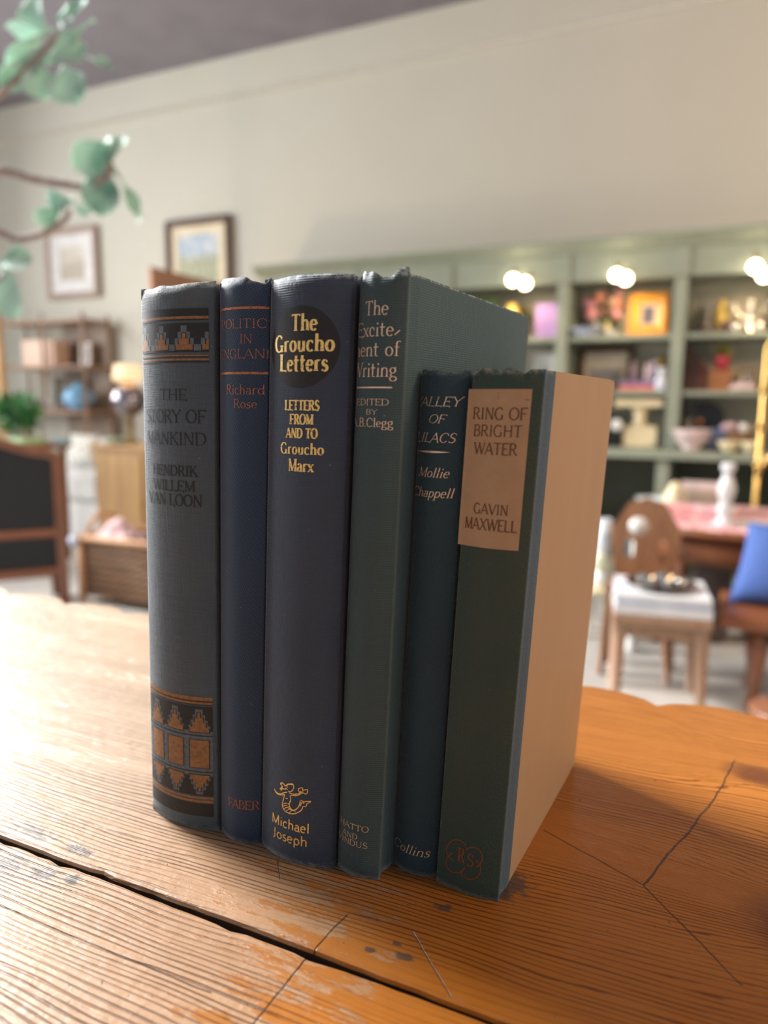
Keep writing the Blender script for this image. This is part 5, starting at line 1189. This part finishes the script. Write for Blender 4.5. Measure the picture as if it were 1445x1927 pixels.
# etagere against the wall, with its things
YE = 4.78
ex = [X(30, YE, 700), X(104, YE, 700), X(184, YE, 700)]; ez = [Z(100, 606, YE), Z(100, 690, YE), Z(100, 772, YE), 0.42]
eg = thing('etagere', 'slim brown wooden etagere of open shelves against the far wall at left', 'shelves', ((ex[0]+ex[2])/2, YE, 0))
et_w = wood('walnut sticks', (0.20, 0.115, 0.075), (0.32, 0.20, 0.14), 0.45, 'z')
for x_ in (ex[0], ex[2]):
    for y_ in (YE-0.14, YE+0.14): MB().lathe([(0.016, 0), (0.022, 0.05), (0.016, 0.1), (0.018, ez[2]), (0.012, ez[1]), (0.018, ez[0]+0.02), (0.004, ez[0]+0.06)], (x_, y_, 0), 12).build('post', et_w, eg)
for y_ in (YE-0.14,): MB().lathe([(0.012, ez[1]-0.3), (0.018, ez[1]), (0.012, ez[0]), (0.003, ez[0]+0.07)], (ex[1]+0.03, y_, 0), 12).build('post', et_w, eg)
for z_ in ez: MB().box(ex[0]-0.02, ex[2]+0.02, YE-0.16, YE+0.16, z_-0.022, z_).build('shelf', wood('walnut boards', (0.26, 0.14, 0.085), (0.40, 0.24, 0.15), 0.45, 'x'), eg, bevel=0.004)
MB().box(ex[1]-0.04, ex[2]-0.02, YE+0.14, YE+0.158, ez[2]+0.001, ez[0]-0.023).build('back_panel', wood('taupe panel', (0.22, 0.17, 0.13), (0.30, 0.24, 0.19), 0.6, 'z'), eg)
MB().box(ex[1]-0.04, ex[2]-0.02, YE+0.14, YE+0.158, 0.45, ez[2]-0.023).build('back_panel', wood('taupe panel', (0.22, 0.17, 0.13), (0.30, 0.24, 0.19), 0.6, 'z'), eg)
q = mpp(100, 660, YE); ez = [z_+0.0006 for z_ in ez]
tag(MB().box(X(62, YE), X(120, YE), YE-0.10, YE+0.08, ez[1], ez[1]+48*q).build('peach_box', solid('peach paper box', (0.72, 0.52, 0.42), 0.6, var=0.06), bevel=0.006), 'peach coloured box on the upper shelf of the etagere', 'box')
picture('small_mirror', 'small grey oval-framed picture on the etagere right of the peach box', X(140, YE), X(166, YE), ez[1]+0.001, ez[1]+46*q, YE+0.06, et_w, 0.016, white_c, solid('grey mirror', (0.28, 0.27, 0.27), 0.3), 0.02, tilt=-0.06)
picture('small_picture', 'small dark framed picture behind the blue vase on the etagere', X(103, YE+0.1), X(162, YE+0.1), ez[2]+0.001, ez[2]+62*q, YE+0.10, dark_w, 0.028, solid('murky mount', (0.16, 0.15, 0.12)), solid('murky print', (0.12, 0.115, 0.09), var=0.4), 0.02, tilt=-0.06)
tag(MB().lathe([(0.05, 0), (0.07, 0.01), (0.135, 0.09), (0.13, 0.15), (0.07, 0.20), (0.035, 0.22), (0.04, 0.24), (0.03, 0.235)], (X(146, YE-0.05), YE-0.05, ez[2])).build('blue_vase', mk('sky blue glaze', (0.20, 0.42, 0.66), 0.2, var=0.15)), 'round sky blue vase on the middle shelf of the etagere', 'vase')
tag(MB().lathe([(0.03, 0), (0.035, 0.01), (0.03, 0.06), (0.032, 0.065), (0.028, 0.06), (0.02, 0.01)], (X(110, YE-0.10), YE-0.09, ez[2])).build('glass_tumbler', glassm), 'small clear glass left of the sky blue vase', 'glass')
tag(MB().box(X(52, YE), X(80, YE), YE-0.08, YE+0.05, ez[2], ez[2]+0.06).build('lilac_box', solid('pale lilac box', (0.62, 0.55, 0.64), 0.6), bevel=0.004), 'pale lilac box on the etagere below the peach box', 'box')

# side table with cloths and a leafy plant behind the armchair
YP = 3.35
ztb = Z(40, 834, YP); tcx = X(35, YP, 830)
t = thing('side_table', 'small brown side table behind the armchair, under the leafy plant', 'table', (tcx, YP, 0))
MB().box(tcx-0.32, tcx+0.24, YP-0.22, YP+0.22, ztb-0.03, ztb).build('tabletop', mid_wx, t, bevel=0.006)
for a in (-0.28, 0.19):
    for b_ in (-0.18, 0.18): MB().lathe([(0.018, 0), (0.024, 0.3), (0.02, ztb-0.0301)], (tcx+a, YP+b_, 0), 12).build('leg', mid_w, t)
gxx = X(62, YP, 820)
tag(MB().box(gxx-0.11, gxx+0.10, YP-0.16, YP+0.02, ztb+0.0003, ztb+0.04).build('green_cloth', solid('pale green linen', (0.42, 0.62, 0.33), 0.8, var=0.15, sc=60), bevel=0.014), 'folded pale green cloth on the side table behind the armchair', 'cloth')
tag(MB().lathe([(0.03, 0), (0.04, 0.006), (0.062, 0.03), (0.064, 0.036), (0.058, 0.033), (0.03, 0.012), (0.003, 0.01)], (X(92, YP, 815), YP+0.10, ztb)).build('blue_bowl', mk('pale turquoise glaze', (0.42, 0.66, 0.74), 0.25)), 'pale turquoise bowl at the end of the green cloth', 'bowl')
plx = X(14, YP, 760); t = thing('leafy_plant', 'bushy green plant in a grey pot at the left picture edge', 'plant', (plx, YP+0.08, ztb))
MB().lathe([(0.05, 0), (0.065, 0.02), (0.07, 0.11), (0.074, 0.12), (0.064, 0.115)], (plx, YP+0.08, ztb)).build('pot', mk('grey pot glaze', (0.40, 0.41, 0.42), 0.4), t)
leaf_ball((plx, YP+0.08, ztb+0.20), 0.13, 420, 21, 0.065).build('foliage', solid('fresh green leaves', (0.05, 0.24, 0.075), 0.5, var=0.45, sc=9), t)
# bamboo-like post at the left edge
pbx = X(-2, 4.2, 640); t = thing('wooden_hat_stand', 'honey brown turned post at the extreme left picture edge', 'stand', (pbx, 4.2, 0))
MB().lathe([(0.03, 0), (0.034, 0.5), (0.04, 0.52), (0.034, 0.55), (0.034, 1.0), (0.04, 1.02), (0.034, 1.05), (0.03, 1.66), (0.02, 1.72)], (pbx, 4.2, 0.03), 16).build('post', pine_w, t)
MB().lathe([(0.16, 0), (0.17, 0.015), (0.04, 0.03)], (pbx, 4.2, 0), 24).build('base', pine_w, t)

# armchair seen from behind, turned so that its right side is the farther one
YA = 2.55
axo = X(117, YA, 960); zt_ = Z(108, 856, YA); zr1 = Z(100, 998, YA); zr2 = Z(100, 1068, YA)
t = thing('armchair', 'wooden framed armchair with charcoal back panel seen from behind, at left', 'armchair', (axo, YA, 0), math.radians(52))
axl, axr = -0.60, 0.0
def crest(u): return zt_ + 0.085*(1-abs(2*u-1)**2.0) + 0.010*math.cos(2*PI*u*2)
n = 24; cr = MB(); V = []
for s_ in (-0.018, 0.018):
    for k in range(n+1): u = k/n; x_ = axl+(axr-axl)*u; V += [(x_, s_, crest(u)-0.045 if 0 < k < n else crest(u)-0.06), (x_, s_, crest(u))]
F = []; m_ = 2*(n+1)
for k in range(n): a = 2*k; F += [(a, a+2, a+3, a+1), (m_+a, m_+a+1, m_+a+3, m_+a+2), (a+1, a+3, m_+a+3, m_+a+1), (a, m_+a, m_+a+2, a+2)]
F += [(0, 1, m_+1, m_), (2*n, m_+2*n, m_+2*n+1, 2*n+1)]
cr.add(V, F).build('crest_rail', redwz, t, local=True, bevel=0.006)
MB().box(axl, axr, -0.016, 0.016, zr1-0.02, zr1+0.02).build('back_rail', redw, t, local=True, bevel=0.005)
MB().box(axl, axr, -0.018, 0.018, zr2-0.028, zr2+0.02).build('seat_rail', redw, t, local=True, bevel=0.005)
for x_ in (axl+0.012, axr-0.012):
    MB().box(x_-0.024, x_+0.024, -0.02, 0.02, 0.0, zt_-0.012).build('rear_leg', redwz, t, local=True, bevel=0.007)
bp = MB(); V = []
for s_ in (-0.010, 0.014):
    for k in range(n+1): u = k/n; V += [(axl+0.03+(axr-axl-0.06)*u, s_, zr1+0.0205), (axl+0.03+(axr-axl-0.06)*u, s_, crest(0.05+0.9*u)-0.047)]
F = []
for k in range(n): a = 2*k; F += [(a, a+2, a+3, a+1), (m_+a, m_+a+1, m_+a+3, m_+a+2), (a+1, a+3, m_+a+3, m_+a+1), (a, m_+a, m_+a+2, a+2)]
F += [(0, 1, m_+1, m_), (2*n, m_+2*n, m_+2*n+1, 2*n+1)]
bp.add(V, F).build('back_panel', charcoal, t, local=True)
MB().box(axl+0.037, axr-0.037, -0.008, 0.012, zr2+0.0205, zr1-0.0205).build('lower_panel', charcoal, t, local=True)
MB().box(axl+0.03, axr-0.03, 0.02, 0.50, zr2-0.03, zr2+0.07).build('seat_cushion', charcoal, t, local=True, bevel=0.02)
for x_ in (axl+0.03, axr-0.03): MB().lathe([(0.018, 0), (0.028, zr2-0.031)], (x_, 0.47, 0), 12).build('front_leg', redwz, t, local=True)
for x_ in (axl+0.012, axr-0.012): MB().tube([(x_, 0.021, zr1+0.08), (x_, 0.25, zr1+0.10), (x_, 0.45, zr1+0.07), (x_, 0.47, zr2+0.0)], 0.02, 10).build('arm', redwz, t, local=True)

# white sofa with patterned cushion
YW = 3.85
wx0, wx1 = X(116, YW, 930), X(182, YW, 930); za, zb2, zc2 = Z(145, 888, YW), Z(145, 944, YW), Z(145, 985, YW)
t = thing('white_sofa', 'white slipcovered sofa glimpsed between armchair and pine cabinet', 'sofa', ((wx0+wx1)/2-0.2, YW+0.3, 0))
sofm = mk('white slipcover', (0.70, 0.70, 0.69), 0.85, var=0.05, sc=30, bump=0.001)
MB().box(wx0-0.6, wx1+0.02, YW+0.02, YW+0.619, 0.06, zb2-0.004).build('base', sofm, t, bevel=0.02)
MB().box(wx0-0.6, wx1+0.02, YW, YW+0.60, zb2, za).build('seat_cushion', sofm, t, bevel=0.04)
MB().box(wx0-0.62, wx1+0.04, YW+0.62, YW+0.74, 0.06, za+0.20).build('backrest', sofm, t, bevel=0.05)
for a in (wx0-0.55, wx1-0.03):
    for b_ in (YW+0.06, YW+0.58): MB().lathe([(0.015, 0), (0.022, 0.0595)], (a, b_, 0), 10).build('foot', dark_w, t)
V, F = pillow(0.30, 0.25, 0.12); m = MB().add(V, F, 0, True); z_lo = min(p[2] for p in m.V); xc_ = X(148, YW+0.25, 865)
m.V = [(x_+xc_, y_+z_*0.2+YW+0.30, z_-z_lo+za+0.004) for x_, y_, z_ in m.V]
fl = NT('blue floral linen'); v = fl.coord('Object'); n_ = fl.noise(v, 22, 4, 0.6); fl.set(fl.mix(fl.smooth(n_, 0.5, 0.62), (0.70, 0.68, 0.60), (0.30, 0.36, 0.44)), 0.8)
tag(m.build('patterned_cushion', fl.m), 'white cushion with grey-blue floral pattern on the white sofa', 'cushion')

# pine cabinet with plates and a lamp
YK = 3.45
kx0, kx1 = X(180, YK, 900), X(271, YK, 900); zk = Z(225, 838, YK)
t = thing('pine_cabinet', 'honey pine cabinet behind the wicker basket, carrying a lamp', 'cabinet', ((kx0+kx1)/2, YK+0.2, 0))
MB().box(kx0, kx1+0.05, YK, YK+0.42, 0.05, zk-0.03).build('body', pine_w, t, bevel=0.004)
MB().box(kx0-0.02, kx1+0.07, YK-0.02, YK+0.44, zk-0.0295, zk).build('top', pine_w, t, bevel=0.006)
MB().box(kx0+0.03, kx1-0.01, YK-0.014, YK-0.0005, 0.10, zk-0.06).build('door', pine_w, t, bevel=0.004)
MB().ball((kx1-0.03, YK-0.024, zk*0.55), 0.010).build('knob', brass, t)
MB().box(kx0+0.01, kx1+0.04, YK+0.01, YK+0.41, 0.0, 0.0495).build('plinth', mid_w, t)
for k in range(3):
    r = 0.085-0.006*k
    tag(MB().lathe([(0.045, 0), (r*0.8, 0.003), (r, 0.012), (r-0.004, 0.013), (0.04, 0.007), (0.002, 0.006)], (X(222, YK+0.12, 820), YK+0.10, zk+0.0003+0.0135*k), 28).build('plate', [white_c, mk('pale lime glaze', (0.62, 0.68, 0.36), 0.3), mk('pale mint glaze', (0.60, 0.70, 0.60), 0.3)][k]), ['white plate at the bottom of the pile on the pine cabinet', 'pale lime plate in the middle of the pile on the cabinet', 'pale mint plate on top of the pile on the cabinet'][k], 'plate', 'plates on the pine cabinet')
lx, ly = X(243, YK+0.30, 750), YK+0.30
t = thing('table_lamp', 'lit table lamp with dark mercury-glass ball base on the pine cabinet', 'lamp', (lx, ly, zk))
zm = Z(243, 752, ly)-zk; rb = 32*mpp(243, 752, ly)
MB().lathe([(0.055, 0), (0.055, 0.012), (0.02, 0.02), (0.02, zm-rb*0.95)], (lx, ly, zk), 20).build('foot', brass, t)
MB().ball((lx, ly, zk+zm), rb, seg=28, rings=18).build('ball_base', mk('mercury glass', (0.33, 0.30, 0.34), 0.14, 0.85, var=0.35, sc=20), t)
MB().lathe([(0.012, zm+rb*0.97), (0.012, zm+rb+0.03)], (lx, ly, zk), 12).build('neck', brass, t)
sh = NT('lit linen shade'); sh.set((0.85, 0.72, 0.50), 0.8); sh.put(sh.b.inputs['Emission Color'], (1.0, 0.72, 0.40)); sh.b.inputs['Emission Strength'].default_value = 0.75
MB().lathe([(0.10, zm+rb+0.012), (0.085, zm+rb+0.115), (0.082, zm+rb+0.115), (0.097, zm+rb+0.012)], (lx, ly, zk), 32).build('lamp_shade', sh.m, t)
l = bpy.data.lights.new('table_lamp_light', 'POINT'); l.energy = 22; l.color = (1.0, 0.72, 0.40); l.shadow_soft_size = 0.04
lo_ = bpy.data.objects.new('table_lamp_light', l); COL.objects.link(lo_); lo_.parent = t; lo_.location = (0, 0, zm+rb+0.16)

# wicker basket with pale posts and a pink cloth
YK2 = 2.78
bx0, bx1 = X(156, YK2, 1070), X(330, YK2, 1070); zbk = Z(215, 1012, YK2)
t = thing('wicker_basket', 'square brown wicker basket with pale corner posts beside the armchair', 'basket', ((bx0+bx1)/2, YK2+0.16, 0))
o_ = MB(); dpt = 0.34
o_.box(bx0, bx1, YK2, YK2+0.02, 0.04, zbk-0.03).box(bx0, bx1, YK2+dpt-0.02, YK2+dpt, 0.04, zbk-0.03).box(bx0, bx0+0.02, YK2+0.02, YK2+dpt-0.02, 0.04, zbk-0.03).box(bx1-0.02, bx1, YK2+0.02, YK2+dpt-0.02, 0.04, zbk-0.03).box(bx0+0.02, bx1-0.02, YK2+0.02, YK2+dpt-0.02, 0.04, 0.06)
o_.build('body', wick, t)
canem = wood('pale cane', (0.42, 0.21, 0.10), (0.58, 0.33, 0.18), 0.5, 'z')
for x_ in (bx0-0.004, bx1+0.004):
    for y_ in (YK2-0.004, YK2+dpt+0.004): MB().lathe([(0.018, 0), (0.02, 0.02), (0.018, zbk)], (x_, y_, 0), 12).build('post', canem, t)
rim = MB().tube([(bx0, YK2, zbk-0.02), (bx1, YK2, zbk-0.02), (bx1, YK2+dpt, zbk-0.02), (bx0, YK2+dpt, zbk-0.02)], 0.018, 10, closed=True); rim.build('rim', canem, t)
MB().tube([(bx0-0.01, YK2+0.06, zbk-0.02)] + [(bx0-0.01, YK2+dpt/2-0.11*math.cos(a), zbk-0.01+0.10*math.sin(a)) for a in np.linspace(0.1, PI-0.1, 12)] + [(bx0-0.01, YK2+dpt-0.06, zbk-0.02)], 0.013, 10).build('handle', canem, t)
m = MB(); V = []; F = []; rnd = random.Random(12); n = 22; cx2, cy2 = X(218, YK2+0.14, 990), YK2+0.15
for i in range(n+1):
    for j in range(n+1):
        u, v_ = 2*i/n-1, 2*j/n-1; r2 = u*u+v_*v_
        V.append((cx2+u*0.11, cy2+v_*0.10, zbk-0.055+0.115*math.exp(-r2*1.6)+0.012*math.sin(u*7+v_*3)*math.cos(v_*6)))
for i in range(n):
    for j in range(n): a = i*(n+1)+j; F.append((a, a+1, a+n+2, a+n+1))
pc = tag(m.add(V, F, 0, True).build('pink_cloth', solid('pale pink linen', (0.72, 0.50, 0.52), 0.85, var=0.2, sc=30)), 'crumpled pale pink cloth heaped in the square wicker basket', 'cloth')
sdm = pc.modifiers.new('thick', 'SOLIDIFY'); sdm.thickness = 0.012
# white price tag hanging at the basket corner
tgx, tgz = X(147, YK2-0.03, 1018), Z(147, 1020, YK2-0.03)
t = thing('paper_tag', 'pale blue-white paper tag hanging on the basket corner post', 'tag', (bx0-0.03, YK2-0.03, tgz))
m = MB(); m.lathe([(0.002, 0), (0.033, 0.0), (0.033, 0.0015), (0.002, 0.0015)], (0, 0, 0), 24); m.V = [(x_+bx0-0.03, YK2-0.03+z_, y_*0.95+tgz) for x_, y_, z_ in m.V]; m.build('card', solid('pale blue card', (0.58, 0.66, 0.80), 0.6, var=0.05), t)
MB().tube([(bx0-0.03, YK2-0.029, tgz+0.028), (bx0-0.02, YK2-0.02, zbk-0.01)], 0.0015, 6).build('string', white_c, t)

# ------------------------------------------------------------------ fiddle-leaf fig reaching in from the left
DF = 1.9
def pd(px, py, d=DF): r = ray(px, py); return Vector(CAM + r*(d/FPX))
tr = pd(-330, 900, 2.1); t = thing('fiddle_leaf_fig', 'fiddle-leaf fig tree reaching in from the upper left', 'tree', (tr.x, tr.y, 0))
MB().lathe([(0.15, 0), (0.18, 0.02), (0.21, 0.36), (0.215, 0.38), (0.19, 0.375), (0.18, 0.33), (0.001, 0.32)], (tr.x, tr.y, 0), 32).build('pot', mk('terracotta', (0.36, 0.16, 0.09), 0.7), t)
bark = mk('pale brown bark', (0.30, 0.225, 0.20), 0.75, var=0.3, sc=60, bump=0.004, stretch=(1, 1, 3))
MB().tube([(tr.x, tr.y, 0.32), (tr.x+0.02, tr.y, 0.9), (tr.x-0.02, tr.y+0.01, 1.5), (tr.x+0.02, tr.y, 2.05)], [0.03, 0.026, 0.022, 0.016], 12).build('trunk', bark, t)
def branch(pts, r0, r1, start):
    P = [start] + [pd(*p) for p in pts]
    # smooth
    out = []
    for i in range(len(P)-1):
        a, b_, c, d = P[max(0, i-1)], P[i], P[i+1], P[min(len(P)-1, i+2)]
        for q_ in range(6):
            s_ = q_/6; out.append(0.5*((2*b_)+(c-a)*s_+(2*a-5*b_+4*c-d)*s_*s_+(3*b_-a-3*c+d)*s_**3))
    out.append(P[-1]); n = len(out); MB().tube(out, [(r0+(r1-r0)*i/(n-1))*(1+0.12*math.sin(i*2.1)) for i in range(n)], 10).build('branch', bark, t)
TT = Vector((tr.x, tr.y, 0))
branch([(-120, 330), (0, 322), (60, 337), (120, 347), (165, 352), (203, 330), (207, 305)], 0.014, 0.007, TT+Vector((0, 0, 1.55)))
branch([(-120, 400), (0, 438), (35, 450), (80, 440), (118, 418), (132, 396)], 0.013, 0.006, TT+Vector((0, 0, 1.45)))
branch([(-150, 260), (-30, 200), (20, 160), (70, 110), (112, 62)], 0.013, 0.006, TT+Vector((0, 0, 1.7)))
branch([(-150, 520), (-40, 530), (6, 522)], 0.012, 0.006, TT+Vector((0, 0, 1.2)))
figl = NT('fig leaf'); v = figl.coord('Object'); n_ = figl.smooth(figl.noise(v, 7, 3), 0.33, 0.52)
figl.set(figl.mix(n_, (0.15, 0.26, 0.25), (0.52, 0.68, 0.62)), 0.62); figl.b.inputs['Specular IOR Level'].default_value = 0.12  # pale tone puts the bright leaf highlights into the colour
tl = figl.n('ShaderNodeBsdfTranslucent'); figl.put(tl.inputs[0], (0.34, 0.62, 0.42)); ms = figl.n('ShaderNodeMixShader'); ms.inputs[0].default_value = 0.22
figl.t.links.new(figl.b.outputs[0], ms.inputs[1]); figl.t.links.new(tl.outputs[0], ms.inputs[2]); figl.t.links.new(ms.outputs[0], figl.out.inputs[0]); figl = figl.m
LM = MB()
def fig_leaf(px, py, length, ang, width, tilt, cup=0.25, d=DF):
    """an obovate wavy leaf: centre at a point of the plant, tip direction ang (deg, 0 = right, 90 = up in view), tilt leans the blade back"""
    c = pd(px, py, d); k = d/FPX; L = length*k*1.12; Wd = width*k*1.22
    rt, up, fw = Vector(CR), Vector(CU), Vector(CF); a = math.radians(ang)
    ax = (rt*math.cos(a)+up*math.sin(a)); sd = (-rt*math.sin(a)+up*math.cos(a)); tl_ = math.radians(tilt)
    sd = sd*math.cos(tl_)+fw*math.sin(tl_); nn = ax.cross(sd).normalized()
    n, m = 12, 6; V = []; F = []
    for i in range(n+1):
        u = i/n; w = Wd*0.5*(math.sin(PI*u**1.35)**0.75)*(0.72+0.5*u) if 0 < i < n else 0.0008
        for j in range(m+1):
            s_ = 2*j/m-1
            V.append(c + ax*((u-0.5)*L) + sd*(s_*w) + nn*(cup*w*(s_*s_) + 0.05*L*math.sin(u*9+s_*2)*abs(s_) - 0.16*L*(u-0.4)**2))
    nv = len(V); V += [p - nn*0.0012 for p in V]
    for i in range(n):
        for j in range(m):
            q_ = i*(m+1)+j; f = (q_, q_+1, q_+m+2, q_+m+1); F.append(f); F.append(tuple(nv+k2 for k2 in f[::-1]))
    LM.add(V, F, 0, True)
for a in ((65, 24, 66, 120, 46, 20), (142, 22, 62, 62, 38, 35), (118, 34, 46, 80, 30, 50), (55, 56, 84, 178, 26, 62), (50, 92, 88, 218, 30, 55), (122, 100, 76, 25, 54, 10), (26, 140, 64, 240, 36, 35), (72, 150, 66, 285, 52, 10),
          (128, 157, 70, 290, 62, -8), (180, 113, 62, -22, 26, 50), (72, 112, 62, 235, 44, -20), (150, 60, 66, 48, 24, 60),
          (182, 294, 92, 205, 54, 30), (222, 276, 42, 60, 34, 30), (193, 358, 84, 262, 58, 8), (240, 362, 100, -62, 22, 55), (203, 284, 46, 100, 34, 45),
          (112, 376, 50, 170, 30, 40), (92, 404, 56, 215, 30, 40), (160, 394, 36, 190, 20, 55), (126, 384, 30, 60, 20, 40),
          (24, 492, 66, 10, 46, 25), (14, 548, 92, 280, 54, -10)):
    fig_leaf(*a)
LM.build('foliage', figl, t)
